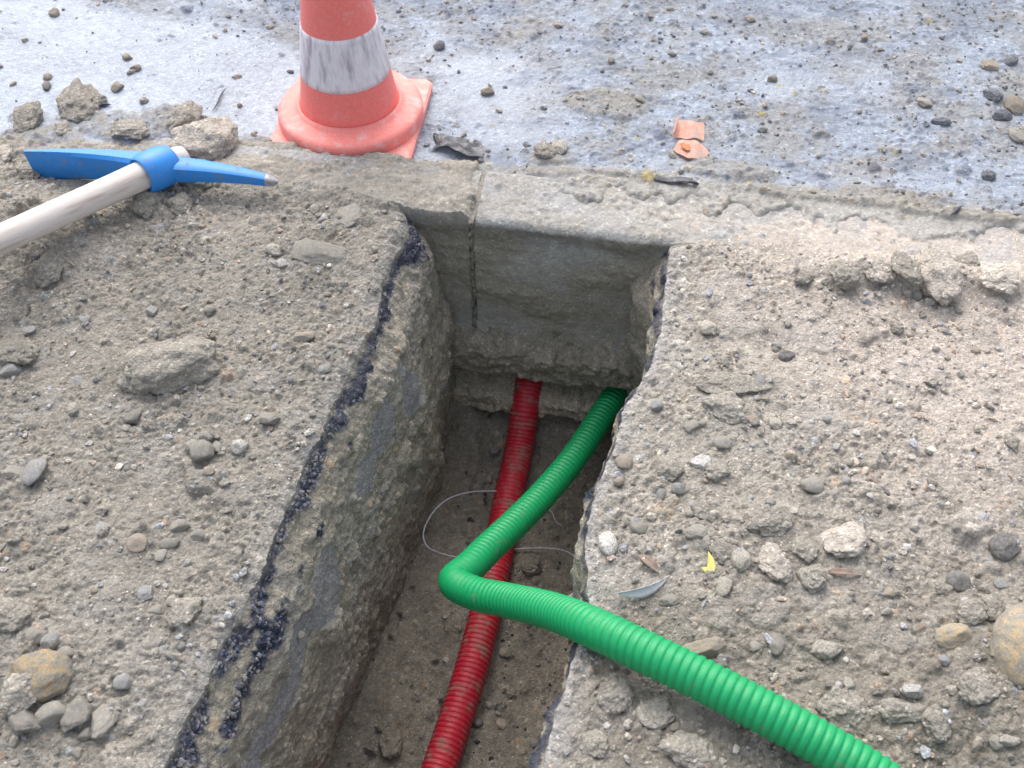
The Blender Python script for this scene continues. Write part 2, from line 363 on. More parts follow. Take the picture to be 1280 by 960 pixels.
# ------------------------------------------------------------------ survey of single stones and clods
S = [
 # soil left of the trench
 (400, 318, 72, 36, 'grey', 'flat grey stone half sunk in the soil left of the trench top', 'stone', .28),
 (436, 270, 32, 34, 'grey', 'thin grey slab stone on the soil between kerb and flat grey stone', 'stone', .3),
 (345, 314, 26, 12, 'pale', 'narrow pale stone just left of the flat grey stone', 'stone', .5),
 (352, 330, 14, 11, 'white', 'small whitish pebble below the narrow pale stone', 'round', .7),
 (45, 591, 27, 31, 'blue', 'upright bluish grey pebble near the left edge of the soil', 'round', .7),
 (20, 592, 28, 18, 'grey', 'dusty grey stone left of the upright bluish pebble', 'stone', .5),
 (167, 522, 23, 21, 'grey', 'single grey angular stone below the big flattened clod', 'stone', .7),
 (253, 567, 28, 27, 'grey', 'roundest stone of the little heap left of the trench', 'round', .8),
 (258, 547, 17, 13, 'grey', 'small stone behind the roundest stone of the little heap', 'stone', .7),
 (240, 558, 16, 16, 'grey', 'small stone at the left of the little stone heap', 'stone', .7),
 (271, 560, 12, 14, 'grey', 'tiny stone at the right of the little stone heap', 'stone', .7),
 (299, 560, 20, 17, 'white', 'pale shiny pebble right of the little stone heap', 'round', .8),
 (337, 525, 26, 18, 'grey', 'low grey stone between the pale shiny pebble and trench edge', 'stone', .5),
 (190, 389, 13, 12, 'blue', 'small light blue pebble above the big flattened clod', 'stone', .8),
 (107, 400, 12, 12, 'blue', 'small blue grey pebble left of the light blue pebble', 'round', .8),
 (14, 464, 26, 14, 'blue', 'pale blue grey pebble below the clod at the left edge', 'round', .6),
 (380, 422, 26, 14, 'pink', 'pinkish flat stone midway between big clod and trench edge', 'stone', .5),
 (54, 846, 66, 58, 'ochre', 'large ochre yellow stone on the soil at lower left', 'stone', .65),
 (65, 895, 36, 26, 'grey', 'oval grey stone directly below the large ochre stone', 'round', .7),
 (97, 895, 30, 38, 'grey', 'middle of three grey stones below the large ochre stone', 'stone', .7),
 (131, 899, 34, 44, 'grey', 'right one of three grey stones below the large ochre stone', 'stone', .55),
 (107, 918, 17, 15, 'grey', 'little stone touching the lower ends of the three grey stones', 'round', .7),
 (63, 803, 20, 19, 'blue', 'bluish pebble above the large ochre stone', 'round', .8),
 (46, 795, 24, 22, 'grey', 'grey pebble touching the bluish pebble above the ochre stone', 'round', .7),
 (81, 820, 22, 18, 'grey', 'grey stone at the upper right of the large ochre stone', 'round', .6),
 (153, 855, 20, 20, 'blue', 'lone bluish grey pebble right of the large ochre stone', 'round', .8),
 (172, 680, 25, 21, 'pink', 'pinkish rounded stone in the soil at middle left', 'round', .6),
 (225, 658, 24, 14, 'grey', 'long pebble at the top of the four grey pebbles', 'round', .6),
 (213, 681, 25, 15, 'grey', 'long pebble at the bottom of the four grey pebbles', 'round', .6),
 (248, 670, 19, 14, 'grey', 'right pebble of the four grey pebbles', 'round', .6),
 (202, 694, 14, 17, 'grey', 'left pebble of the four grey pebbles', 'round', .6),
 (183, 743, 20, 18, 'blue', 'bluish stone above left of the round crumbly lump', 'stone', .6),
 (258, 765, 14, 18, 'grey', 'grey stone touching the right of the round crumbly lump', 'stone', .7),
 (196, 764, 20, 14, 'grey', 'grey stone left of the round crumbly lump', 'round', .6),
 (217, 752, 15, 13, 'pale', 'pale stone above the round crumbly lump', 'stone', .7),
 (219, 832, 9, 10, 'blue', 'tiny blue pebble alone near the lower trench edge', 'round', .8),
 (30, 905, 40, 26, 'grey', 'dusty grey stone at the far lower left', 'stone', .5),
 (129, 663, 18, 24, 'blue', 'tilted bluish flat stone left of the pinkish rounded stone', 'stone', .35),
 (393, 262, 12, 10, 'pale', 'pale pebble above the thin grey slab stone', 'round', .7),
 (404, 274, 14, 11, 'white', 'white pebble left of the thin grey slab stone', 'round', .7),
 # road edge and road
 (147, 110, 13, 13, 'brown', 'small brown stone in the smooth clay right of the two clods', 'stone', .8),
 (60, 97, 9, 8, 'brown', 'smallest brown stone in the smooth clay at far left', 'stone', .8),
 (58, 109, 10, 11, 'dark', 'little dark stone below the smallest brown stone', 'stone', .8),
 (68, 18, 11, 9, 'brown', 'reddish brown stone at the top left of the road', 'stone', .8),
 (159, 73, 12, 8, 'pink', 'pink stone on the road above the white clay', 'stone', .7),
 (170, 86, 13, 8, 'pink', 'second pink stone on the road, nearer the cone', 'stone', .7),
 (549, 59, 15, 11, 'tar', 'dark pointed stone on the road right of the cone', 'stone', .8),
 (610, 117, 18, 10, 'brown', 'brown stone on the road between cone and orange scraps', 'stone', .7),
 (699, 185, 20, 24, 'pale', 'pale stone beside the brown clod at the kerb', 'stone', .6),
 (965, 100, 12, 8, 'grey', 'grey stone alone on the road right of the orange scraps', 'stone', .8),
 (1155, 130, 14, 13, 'grey', 'grey stone on the road left of the dark rubble', 'stone', .7),
 (1176, 154, 22, 8, 'tar', 'flat dark stone on the pale road right of the scraps', 'stone', .5),
 (1236, 222, 17, 12, 'tar', 'dark stone on the white clay near the right kerb end', 'stone', .7),
 (1236, 84, 18, 13, 'pink', 'pinkish stone at the top of the dark rubble', 'stone', .7),
 (1262, 77, 16, 12, 'tar', 'dark bluish stone at the top right of the rubble', 'stone', .7),
 (1240, 120, 22, 16, 'tar', 'broad dark stone in the middle of the rubble', 'stone', .6),
 (1268, 132, 20, 20, 'brown', 'brown stone at the right frame edge in the rubble', 'stone', .6),
 (1252, 146, 22, 12, 'tar', 'black chip below the broad dark stone of the rubble', 'stone', .5),
 (1272, 170, 18, 14, 'grey', 'grey stone at the bottom of the dark rubble', 'stone', .6),
 # right soil
 (876, 581, 28, 22, 'white', 'white angular stone on the soil right of the trench', 'stone', .7),
 (780, 579, 23, 23, 'pink', 'orange brown stone close to the right trench edge', 'round', .75),
 (773, 602, 14, 13, 'pink', 'small tan stone below the orange brown stone', 'round', .8),
 (760, 681, 24, 31, 'white', 'pale oval pebble at the trench edge above the green conduit', 'round', .75),
 (848, 612, 20, 15, 'blue', 'bluish pebble below the white angular stone', 'round', .7),
 (826, 618, 13, 17, 'blue', 'small bluish stone left of the bluish pebble', 'round', .7),
 (833, 582, 22, 22, 'pale', 'pale rounded stone left of the white angular stone', 'round', .6),
 (1015, 609, 29, 21, 'grey', 'oval grey pebble alone in the middle of the right soil', 'round', .7),
 (1057, 602, 12, 10, 'blue', 'small bluish pebble right of the oval grey pebble', 'round', .8),
 (963, 629, 14, 12, 'blue', 'shiny bluish chip below left of the oval grey pebble', 'stone', .6),
 (822, 508, 17, 13, 'blue', 'blue grey pebble near the right trench corner', 'round', .7),
 (950, 477, 13, 17, 'blue', 'upright bluish pebble above the flat dark clod', 'round', .7),
 (942, 525, 14, 17, 'pink', 'tan stone right of the flat dark clod', 'stone', .7),
 (865, 535, 22, 16, 'grey', 'grey stone below left of the flat dark clod', 'round', .6),
 (903, 556, 24, 18, 'grey', 'grey stone below the flat dark clod', 'round', .6),
 (970, 433, 12, 10, 'blue', 'light blue stone chip on the upper right soil', 'stone', .8),
 (983, 446, 20, 13, 'dark', 'dark stone just below the light blue chip', 'stone', .6),
 (1276, 816, 70, 78, 'ochre', 'big ochre boulder cut by the right edge of the picture', 'boulder', .8),
 (878, 813, 58, 28, 'brown', 'flat rust brown stone touching the green conduit', 'stone', .5),
 (1192, 798, 52, 28, 'ochre', 'flat ochre stone left of the big ochre boulder', 'stone', .5),
 (1254, 685, 34, 30, 'dark', 'dark grey squarish stone at right above the boulder', 'stone', .7),
 (1197, 728, 27, 21, 'dark', 'dark grey round stone left of the squarish one', 'round', .7),
 (1110, 742, 17, 13, 'pink', 'small pinkish oval stone in the right soil', 'round', .7),
 (905, 732, 21, 32, 'pale', 'pale long stone below the yellow leaf scrap', 'round', .6),
 (926, 700, 24, 26, 'pale', 'pale stone just right of the yellow leaf scrap', 'round', .6),
 (1034, 815, 42, 26, 'pale', 'pale angular stone right of the middle of the green conduit', 'stone', .5),
 (1140, 864, 24, 17, 'white', 'small white pebble above the crumbly lump at lower right', 'stone', .7),
 (1048, 858, 10, 10, 'white', 'tiny white pebble near the lower green conduit', 'round', .8),
 (1061, 855, 13, 15, 'pale', 'pale little stone next to the tiny white pebble', 'round', .7),
 (970, 805, 20, 26, 'grey', 'upright grey stone left of the pale angular stone', 'round', .6),
 (836, 752, 24, 17, 'grey', 'grey stone just below the curled silvery leaf', 'stone', .6),
 (944, 810, 16, 14, 'grey', 'grey pebble left of the upright grey stone', 'round', .7),
 (868, 777, 14, 10, 'pink', 'pink pebble above the flat rust brown stone', 'round', .7),
 (1262, 928, 28, 14, 'pale', 'pale flat stone at the lower right corner', 'stone', .5),
 (1014, 891, 14, 10, 'pink', 'small pink stone touching the lower green conduit', 'stone', .6),
 (1195, 660, 12, 10, 'grey', 'small grey stone left of the dark squarish stone', 'round', .7),
 (1147, 370, 14, 11, 'blue', 'bluish pebble under the row of sandy clods', 'round', .8),
 (1162, 378, 13, 9, 'white', 'white pebble right of the bluish pebble under the clods', 'stone', .8),
 (870, 665, 28, 20, 'grey', 'flat grey stone right of the pale oval pebble', 'stone', .4),
 (800, 660, 24, 20, 'grey', 'grey stone right of the pale oval pebble and smaller than the flat one', 'round', .6),
]
Cc = [
 (60, 340, 36, 32, 'soil', 'round soil clod below the pickaxe handle', .7),
 (24, 441, 42, 32, 'soil', 'soil clod at the left edge beside the pale blue pebble', .65),
 (14, 770, 46, 32, 'soil', 'soil clod at the left edge above the ochre stone', .6),
 (232, 768, 36, 36, 'soil', 'round crumbly lump on the soil close to the lower trench edge', .75),
 (25, 868, 44, 36, 'damp', 'dull soil clod left of the large ochre stone', .6),
 (260, 180, 78, 44, 'sand', 'big pale clod lying behind the pickaxe head', .55),
 (243, 228, 46, 26, 'damp', 'dark clod tucked under the pickaxe point', .6),
 (184, 252, 34, 30, 'soil', 'clod under the pickaxe head beside the handle', .7),
 (225, 258, 26, 20, 'soil', 'smaller clod right of the one beside the handle', .7),
 (100, 134, 44, 38, 'damp', 'brown clod standing in the wet clay at upper left', .8),
 (122, 127, 20, 16, 'damp', 'small clod touching the back of the brown clod', .8),
 (37, 153, 33, 26, 'damp', 'dark clod left of the brown clod in wet clay', .75),
 (80, 163, 24, 16, 'damp', 'low clod between brown clod and pickaxe blade', .6),
 (231, 152, 34, 30, 'damp', 'rounded clod on the road behind the big pale clod', .7),
 (160, 165, 46, 20, 'damp', 'flat spread clod on the road behind the pickaxe', .35),
 (5, 197, 24, 20, 'sand', 'pale clod cut by the left frame beside the pickaxe blade', .7),
 (34, 218, 28, 18, 'soil', 'clod right under the pickaxe blade end', .6),
 (682, 190, 26, 20, 'damp', 'brown clod on the road against the kerb', .7),
 (1054, 346, 36, 27, 'soil', 'round clod at the left end of the row of clods', .75),
 (1100, 340, 40, 26, 'sand', 'low sandy clod second in the row of clods', .5),
 (1131, 338, 30, 36, 'soil', 'upright clod third in the row of clods', .85),
 (1172, 348, 50, 52, 'sand', 'largest sandy clod in the row near the right kerb', .75),
 (1210, 328, 28, 22, 'soil', 'clod right behind the largest sandy clod', .6),
 (1250, 350, 46, 28, 'sand', 'sandy clod at the right end of the row', .5),
 (907, 513, 54, 36, 'damp', 'flat dark clod on the soil right of the trench corner', .5),
 (915, 483, 84, 32, 'soil', 'long low clod behind the flat dark clod', .28),
 (838, 590, 34, 26, 'soil', 'soil clod beside the white angular stone', .6),
 (896, 590, 34, 22, 'soil', 'low soil clod right of the white angular stone', .5),
 (968, 706, 42, 42, 'sand', 'pale crumbly clod in the middle of the right soil', .55),
 (1056, 676, 52, 46, 'sand', 'biggest pale clod above the dark lump', .45),
 (1016, 722, 36, 30, 'damp', 'dark lump at the centre of the lower right soil', .7),
 (1008, 688, 34, 26, 'soil', 'flat clod between pale crumbly clod and biggest pale clod', .45),
 (960, 655, 50, 34, 'damp', 'shadowy flat clod above the pale crumbly clod', .45),
 (1052, 886, 54, 40, 'damp', 'crumbly half ball lump near the lower green conduit', .6),
 (1120, 890, 62, 26, 'soil', 'long clod right of the crumbly half ball lump', .45),
 (1212, 768, 36, 26, 'damp', 'damp clod above the flat ochre stone', .6),
 (1240, 760, 30, 26, 'damp', 'damp clod above the big ochre boulder', .6),
 (770, 870, 44, 40, 'damp', 'damp clod at the trench edge under the green conduit', .5),
 (820, 890, 50, 36, 'damp', 'broad damp clod right of the trench under the green conduit', .4),
 (745, 930, 36, 30, 'damp', 'damp clod at the bottom beside the trench edge', .5),
 (860, 940, 60, 36, 'damp', 'broad low clod at the bottom right of the trench', .35),
 (880, 640, 30, 26, 'soil', 'soil clod below the bluish pebble', .6),
 (905, 690, 40, 30, 'soil', 'soil clod left of the yellow leaf scrap', .4),
 (1220, 860, 50, 34, 'damp', 'damp clod below the flat ochre stone', .45),
 (1170, 905, 40, 32, 'damp', 'damp clod at the lower right below the white pebble', .5),
]
COLLARS = [(q[0], q[1], max(q[2], q[3])) for q in S + Cc if q[1] > 255]

# ------------------------------------------------------------------ soil relief
nz0 = 0
soil = Raster(-1.35, 1.35, -1.45, .62, .0021)
U, W = soil.X, soil.Y
nz0 = fbm2(U, W, 11, 4, 31)
lump_mask = np.clip(.55 + 1.3 * fbm2(U, W, 5.5, 3, 20), .08, 1)
H = .016 * fbm2(U, W, 2.6, 3, 1) + .009 * fbm2(U, W, 9, 4, 5) + .0045 * fbm2(U, W, 38, 4, 9, .6)
def mound(x, y, z, s1, s2=None):
    u, w = puw(x, y, .02); s2 = s2 or s1
    return z * np.exp(-((U - u) / s1) ** 2 - ((W - w) / s2) ** 2)
H += mound(40, 300, .050, .16, .10) + mound(200, 250, .022, .10, .06) + mound(-140, 300, .06, .25, .2)
H += mound(300, 290, .012, .12) + mound(60, 860, .016, .12) + mound(190, 480, .008, .12, .08)
H += mound(1175, 338, .030, .10, .030) + mound(1110, 335, .020, .06, .025) + mound(1260, 340, .022, .10, .03) + mound(1050, 330, .014, .07, .03) + mound(900, 520, .010, .09, .07)
H += mound(1260, 850, .018, .16, .12) + mound(960, 720, .010, .12, .10) - mound(1000, 430, .008, .14, .05)
H -= mound(800, 860, .012, .05, .12) + mound(1040, 560, .006, .10, .06)
soil.H = H.astype(np.float32)
for px_, py_, pd_ in COLLARS:                                  # earth heaped round the stones sunk in it
    cu0, cw0 = puw(px_, py_); ra = pd_ / FPX * (px(px_, py_) - Vector((0, 0, HCAM))).length / 2
    dd_ = np.sqrt((U - cu0) ** 2 + (W - cw0) ** 2) / ra
    soil.H += (.16 * ra * np.exp(-((dd_ - 1.0) / .45) ** 2)).astype(np.float32) * np.clip(.55 + 1.1 * perlin2(U / ra * .8, W / ra * .8, int(px_) % 50), 0, 1.3)
HLOW = soil.H.copy()
sandm = np.clip(smooth(.25, .75, U + .35 * W + .18 * fbm2(U, W, 3.2, 3, 40)) * smooth(-.75, -.35, W + .15 * nz0), 0, 1)
lump_mask = lump_mask * (1 - .75 * sandm)
soil.scatter(420, .012, .034, .60, lump_mask, [(.05, (1.1, 1.1, 1.12)), (.06, (1.1, 1.0, .9))], .35, .08, 1.6, 2)
soil.H += (.0056 * fbm2(U, W, 75, 3, 66, .65) * np.clip(lump_mask + .2, 0, 1)).astype(np.float32)
wx_ = U + .006 * fbm2(U, W, 40, 3, 550); wy_ = W + .006 * fbm2(U, W, 40, 3, 555)
crev = smooth(.16, .0, np.abs(perlin2(wx_ * 34, wy_ * 40, 560))) * .6 + smooth(.16, .0, np.abs(perlin2(wx_ * 70, wy_ * 78, 561))) * .45
soil.H -= (.0055 * crev * np.clip(lump_mask + .1, .1, 1)).astype(np.float32)
soil.scatter(5200, .0055, .013, .72, lump_mask, GRAVEL, .25, .10, 2.0, 3)
soil.scatter(46000, .0026, .0055, .75, np.clip(lump_mask * 1.5, .22, 1), GRAVEL, .2, .12, 2.0, 4)
flatm = np.zeros_like(U)
for fx_, fy_, fr_ in [(140, 755, .040), (112, 722, .028), (330, 480, .035), (70, 640, .035), (395, 560, .03), (60, 500, .03), (905, 360, .05), (1010, 415, .06), (925, 400, .04), (1150, 470, .05), (1020, 520, .05), (900, 770, .03), (845, 790, .035), (700, 910, .04), (880, 890, .05), (1110, 800, .03), (560, 240, .05), (950, 760, .04), (300, 620, .03)]:
    fu_, fw_ = puw(fx_, fy_); flatm = np.maximum(flatm, smooth(1.1, .7, ((U - fu_) / fr_) ** 2 + ((W - fw_) / fr_ / .8) ** 2 + 1.1 * fbm2(U, W, 26, 4, 520, .6)))
flatm *= .8
soil.H = (soil.H * (1 - flatm) + (HLOW + .004 + .0012 * fbm2(U, W, 60, 3, 530)) * flatm).astype(np.float32)
soil.T = (soil.T + (np.array([1.02, 1.03, 1.07]) - soil.T) * (.8 * flatm)[..., None]).astype(np.float32)
soil.H += (.0005 * rng.normal(size=soil.H.shape)).astype(np.float32)

# how far the soil spreads over kerb and road (height added to the relief)
nz = fbm2(U, W, 11, 4, 31)
joint_u = puw(590, 270)[0]
edge_left = .160 + .030 * nz - .085 * smooth(-.55, -1.05, U)
edge_right = .052 + .05 * smooth(.45, .9, U) + .075 * nz
over_left = smooth(joint_u + .012, joint_u - .022, U + .03 * nz)
over_right = smooth(.24, .36, U)
edge = over_left * edge_left + over_right * edge_right - .06 * (1 - np.clip(over_left + over_right, 0, 1))
cover = .008 * over_left * smooth(.13, .06, W) + .001 - np.where(U < .1, .085, .055) * smooth(0, .085, W - edge) - .008 * (1 - np.clip(over_left + over_right, 0, 1))
relief = np.where(W > -.02, .55, 1.0) + 0 * W
SOILZ = (soil.H * (1 - .45 * smooth(-.05, .02, W) * over_right) + cover + over_left * smooth(-.03, .03, W) * smooth(.14, .06, W) * (.004 + .014 * np.clip(fbm2(U, W, 13, 4, 540, .6) + .1, -.3, 1))).astype(np.float32)
sandy = np.clip(smooth(.25, .75, U + .35 * W + .18 * fbm2(U, W, 3.2, 3, 40)) * smooth(-.75, -.35, W + .15 * nz), 0, 1)
moist = np.clip(smooth(.05, -.25, 0 * U + .9 * nz + .2) , 0, 1)
base = SOIL_L + (SOIL_R - SOIL_L) * smooth(.0, .25, U)[..., None]
base = base + (SAND * np.array([1.06, 1.03, 1.03]) - base) * (sandy * .95)[..., None]
sand_left = np.clip(smooth(.1, .45, fbm2(U, W, 5, 3, 51)) * smooth(-.45, -.05, W) * smooth(-.05, -.3, U), 0, 1)
base = base + (SAND * .95 - base) * (.55 * sand_left)[..., None]
base = base * (1 - .16 * moist[..., None]) * (1 + .12 * fbm2(U, W, 17, 4, 60)[..., None])
damp = np.clip(smooth(-.45, -.95, W - .25 * (U - .4) + .25 * nz0) * smooth(.1, .3, U), 0, 1)
base = base * (1 - damp[..., None] * np.array([.33, .34, .36]))
grey = smooth(.12, .4, fbm2(U, W, 8, 3, 77)) * .5
base = base + (np.array([.31, .30, .285]) - base) * (grey * .5)[..., None]
SOILC = (base * soil.T).astype(np.float32)
def soil_z(u, w): return soil.sample(SOILZ, u, w)
def soil_c(u, w): return soil.sample(SOILC, u, w)

M_EARTH = mat_earth('dry_earth', .80, 1.15, .26, .32)
M_ROAD = mat_earth('muddy_road', .50, .8, .22, .22)
M_KERB = mat_earth('kerb_concrete', .45, .9, .22, .22)

def axis_out(fine_end, step, far, grow=1.22):
    a = list(np.arange(0, fine_end, step)); d = step
    while a[-1] < far: d *= grow; a.append(a[-1] + d)
    return np.array(a)
rows = .03 - axis_out(1.24, .0021, 9.0)[::-1]
def soil_half(side, name):
    s = axis_out(.90 if side < 0 else .84, .0021, 30.0)
    lipu = (fL if side < 0 else fR)(rows); jit = lip_jitter(rows, 3 if side < 0 else 6)
    Wg = np.repeat(rows[:, None], len(s), 1); Ug = lipu[:, None] + side * s[None, :] + jit[:, None] * np.exp(-s / .022)[None, :]
    Z = soil_z(Ug, Wg); C = soil_c(Ug, Wg)
    k = np.exp(-(s / .012))[None, :]
    Z = Z * (1 - .5 * k) - .006 * k * (1 + .8 * perlin2(Wg * 60, Ug * 0, 12))
    crust = np.exp(-(s / .02))[None, :, None] * (.45 if side > 0 else .2)
    C = C + (np.array([.36, .362, .378]) - C) * crust
    X, Y = uw2xy(Ug, Wg)
    o = sheet(name, np.stack([X, Y, Z], -1), C, np.full(Z.shape, .92), M_EARTH, flip=(side < 0))
    return lipu, Z[:, 0], jit
lipL, zL, jL = soil_half(-1, 'soil_ground')
lipR, zR, jR = soil_half(1, 'soil_ground')

# ------------------------------------------------------------------ trench walls, floor and end
wallr = Raster(-1.45, .05, 0, .64, .0026)
A, D = wallr.X, wallr.Y
wm = np.clip(.5 + 1.4 * fbm2(A, D, 7, 3, 90), .05, 1)
wallr.H = (.017 * fbm2(A, D * .8, 6, 3, 91) + .010 * fbm2(A * .8, D * 1.3, 18, 4, 95, .6) + .004 * fbm2(A, D, 60, 3, 99)).astype(np.float32)
# smeared smooth patches of grey slurry on the cut face
def blob(cu, cd, ru, rd, seed):
    q = ((A - cu) / ru) ** 2 + ((D - cd) / rd) ** 2 + .9 * fbm2(A, D, 22, 4, seed)
    return smooth(1.05, .8, q)
slick = np.zeros_like(A)
for cu, cd, ru, rd in [(-.72, .15, .07, .055), (-.82, .13, .05, .035), (-.42, .12, .055, .05), (-.50, .14, .05, .04), (-.92, .16, .08, .03), (-.30, .17, .05, .05), (-1.05, .17, .07, .05)]:
    slick = np.maximum(slick, blob(cu, cd, ru, rd, int(100 + cu * -50)))
wm *= (1 - .9 * slick)
wallr.scatter(240, .014, .045, .42, wm, None, .35, .06, 1.6, 11)
wallr.scatter(1500, .005, .012, .5, wm, GRAVEL, .3, .08, 2.0, 12)
wallr.scatter(7000, .0028, .005, .6, np.clip(wm * 1.4, .1, 1), GRAVEL, .25, .10, 2.0, 13)
wallr.H = (wallr.H * (1 - .65 * slick)).astype(np.float32)
tn = fbm2(A, D, 26, 5, 120, .65)
tn2 = fbm2(A, D * 1.4, 9, 3, 130)
near = smooth(-.25, -.85, A)
c1 = .014 + .012 * fbm2(A, D * 0, 9, 2, 140); c2 = .058 + .020 * fbm2(A, D * 0 + 3, 7, 2, 143)
env = .68 * np.exp(-((D - c1) / (.013 + .006 * near)) ** 2) + (.14 + .38 * near) * np.exp(-((D - c2) / (.011 + .008 * near)) ** 2)
far_ = smooth(-.16, -.02, A) * np.exp(-((D - .03) / .03) ** 2)
tar = smooth(.40, .53, env + .35 * far_ + .42 * fbm2(A, D, 36, 4, 125, .65) + .40 * fbm2(A, D * 1.3, 11, 3, 131))
wc = MOIST * 1.10 + (SOIL_L * 1.15 - MOIST * 1.10) * smooth(-.1, .5, fbm2(A, D, 6, 4, 150))[..., None]
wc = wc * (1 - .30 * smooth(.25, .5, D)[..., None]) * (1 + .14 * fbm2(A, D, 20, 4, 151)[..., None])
wc = wc + (np.array([.255, .268, .295]) - wc) * (slick * .65)[..., None]
wc = wc * wallr.T
wc = wc + (TAR - wc) * tar[..., None]
pit = fbm2(A, D, 90, 3, 160)
wallr.H += (tar * (.004 * pit + .003 * rng.normal(size=A.shape) * .5)).astype(np.float32)
WALLC = wc.astype(np.float32); WALLR = (.93 - .25 * slick - .50 * tar).astype(np.float32)

flo = Raster(-.5, .5, -1.45, .12, .003)
FU, FW = flo.X, flo.Y
flo.H = (.020 * fbm2(FU, FW, 5, 3, 170) + .012 * fbm2(FU, FW, 22, 4, 173, .6)).astype(np.float32)
fmask = np.clip(.5 + 1.2 * fbm2(FU, FW, 7, 3, 176), .1, 1)
DARKG = GRAVEL + [(.07, (.16, .16, .2))]
flo.scatter(260, .010, .030, .6, fmask, None, .35, .1, 1.8, 14)
flo.scatter(2600, .005, .010, .8, fmask, DARKG, .3, .12, 2.0, 15)
flo.scatter(9000, .003, .005, .9, fmask, DARKG, .25, .15, 2.0, 16)
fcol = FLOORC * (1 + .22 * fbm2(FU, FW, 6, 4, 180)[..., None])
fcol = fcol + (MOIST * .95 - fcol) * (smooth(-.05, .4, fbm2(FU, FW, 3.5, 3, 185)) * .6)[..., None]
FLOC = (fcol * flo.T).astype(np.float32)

def floor_z(u, w):
    rise = .085 * smooth(-.20, .02, w) * (1 + .5 * fbm2(u, w, 6, 2, 190))
    return -depth_at(w) + rise + flo.sample(flo.H, u, w)
def inward(d, w, side):
    if side < 0: return .026 * smooth(0, .07, d) + .052 * (d / DEPTH) + .016 * np.sin(np.clip(d / DEPTH, 0, 1) * 3.1) - .035 * smooth(.38, .56, d) * smooth(-.5, -.9, w)
    return -.004 * smooth(0, .05, d) - .03 * smooth(.1, .5, d) + .045 * np.exp(-((w + .02) / .06) ** 2) * smooth(.03, .14, d) + .012 * smooth(0, .04, d)
nd = 205
rows_, lipL_, zL_, jL_, lipR_, zR_, jR_ = rows, lipL, zL, jL, lipR, zR, jR
def wall(side, name):
    n = nd if side < 0 else 110
    sl = slice(None) if side < 0 else slice(None, None, 2)
    rows, lipL, zL, jL, lipR, zR, jR = [q[sl] for q in (rows_, lipL_, zL_, jL_, lipR_, zR_, jR_)]
    dd = np.linspace(0, 1, n)[None, :] * (depth_at(rows) + .03)[:, None]
    Wg = np.repeat(rows[:, None], n, 1)
    lu = lipL if side < 0 else lipR; z0 = zL if side < 0 else zR
    rl = wallr.sample(wallr.H, Wg if side < 0 else -1.4 - Wg, dd)
    off = inward(dd, Wg, side) + rl * smooth(0, .02, dd)
    Ug = lu[:, None] - side * off + (jL if side < 0 else jR)[:, None] * np.exp(-dd / .03)
    Z = z0[:, None] * np.exp(-dd / .03) - dd - .006 * (1 - np.exp(-dd / .03)) + .25 * rl * smooth(0, .03, dd)
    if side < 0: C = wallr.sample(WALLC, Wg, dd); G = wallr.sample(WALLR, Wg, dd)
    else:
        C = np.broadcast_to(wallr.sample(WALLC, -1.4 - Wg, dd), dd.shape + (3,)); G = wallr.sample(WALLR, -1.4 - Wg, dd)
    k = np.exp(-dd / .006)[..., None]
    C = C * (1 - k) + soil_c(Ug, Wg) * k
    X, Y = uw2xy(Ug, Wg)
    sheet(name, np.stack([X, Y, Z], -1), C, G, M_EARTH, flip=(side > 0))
wall(-1, 'trench_wall'); wall(1, 'trench_wall')
m = 170
q = np.linspace(-.06, 1.06, m)[None, :]
r2_ = rows[::2]; uLb = lipL[::2] + .075; uRb = lipR[::2] + .03
Ug = uLb[:, None] * (1 - q) + uRb[:, None] * q; Wg = np.repeat(r2_[:, None], m, 1)
Zf = floor_z(Ug, Wg) + .05 * smooth(.16, -.06, q) + .03 * smooth(.86, 1.06, q)
X, Y = uw2xy(Ug, Wg)
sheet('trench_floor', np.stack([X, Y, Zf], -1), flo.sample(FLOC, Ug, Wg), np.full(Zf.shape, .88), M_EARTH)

# bedding and earth under the kerb, closing the trench
ue = np.arange(-.33, .42, .0026); de = np.arange(.275, .66, .0026)
Ug, Dg = np.meshgrid(ue, de)
lay = .028 * fbm2(Ug * 1.2, Dg * .3, 9, 3, 200)
dw = Dg + lay
prof = .046 * smooth(.285, .325, dw) - .030 * smooth(.385, .405, dw) * smooth(.46, .42, dw) + .022 * smooth(.42, .45, dw) - .050 * smooth(.482, .505, dw) + .085 * smooth(.49, .60, dw)
er = Raster(-.36, .45, .26, .68, .0026)
em = np.clip(.55 + 1.2 * fbm2(er.X, er.Y, 9, 3, 210), .1, 1)
er.H = (.008 * fbm2(er.X, er.Y * 1.8, 12, 4, 205, .6)).astype(np.float32)
er.scatter(260, .008, .026, .75, em, None, .3, .1, 1.8, 21)
er.scatter(3200, .003, .008, .7, em, GRAVEL, .25, .12, 2.0, 22)
erl = er.sample(er.H, Ug, Dg)
Wg = -(prof + erl + .018 * fbm2(Ug, Dg * 2.2, 16, 4, 215, .6)) + .004
X, Y = uw2xy(Ug, Wg)
ec = MOIST * 1.05 + (SOIL_L * 1.25 - MOIST) * smooth(-.05, .5, fbm2(Ug, Dg * 2, 8, 4, 220))[..., None]
ec = ec + (np.array([.40, .35, .275]) - ec) * (.75 * smooth(.42, .45, dw) * smooth(.50, .47, dw))[..., None]  # ledge painted paler for the light it catches
ec = ec * er.sample(er.T, Ug, Dg) * (1 + .15 * fbm2(Ug, Dg, 25, 3, 225)[..., None])
Z = -Dg + .3 * erl
sheet('trench_end_wall', np.stack([X, Y, Z], -1), ec, np.full(Z.shape, .93), M_EARTH)

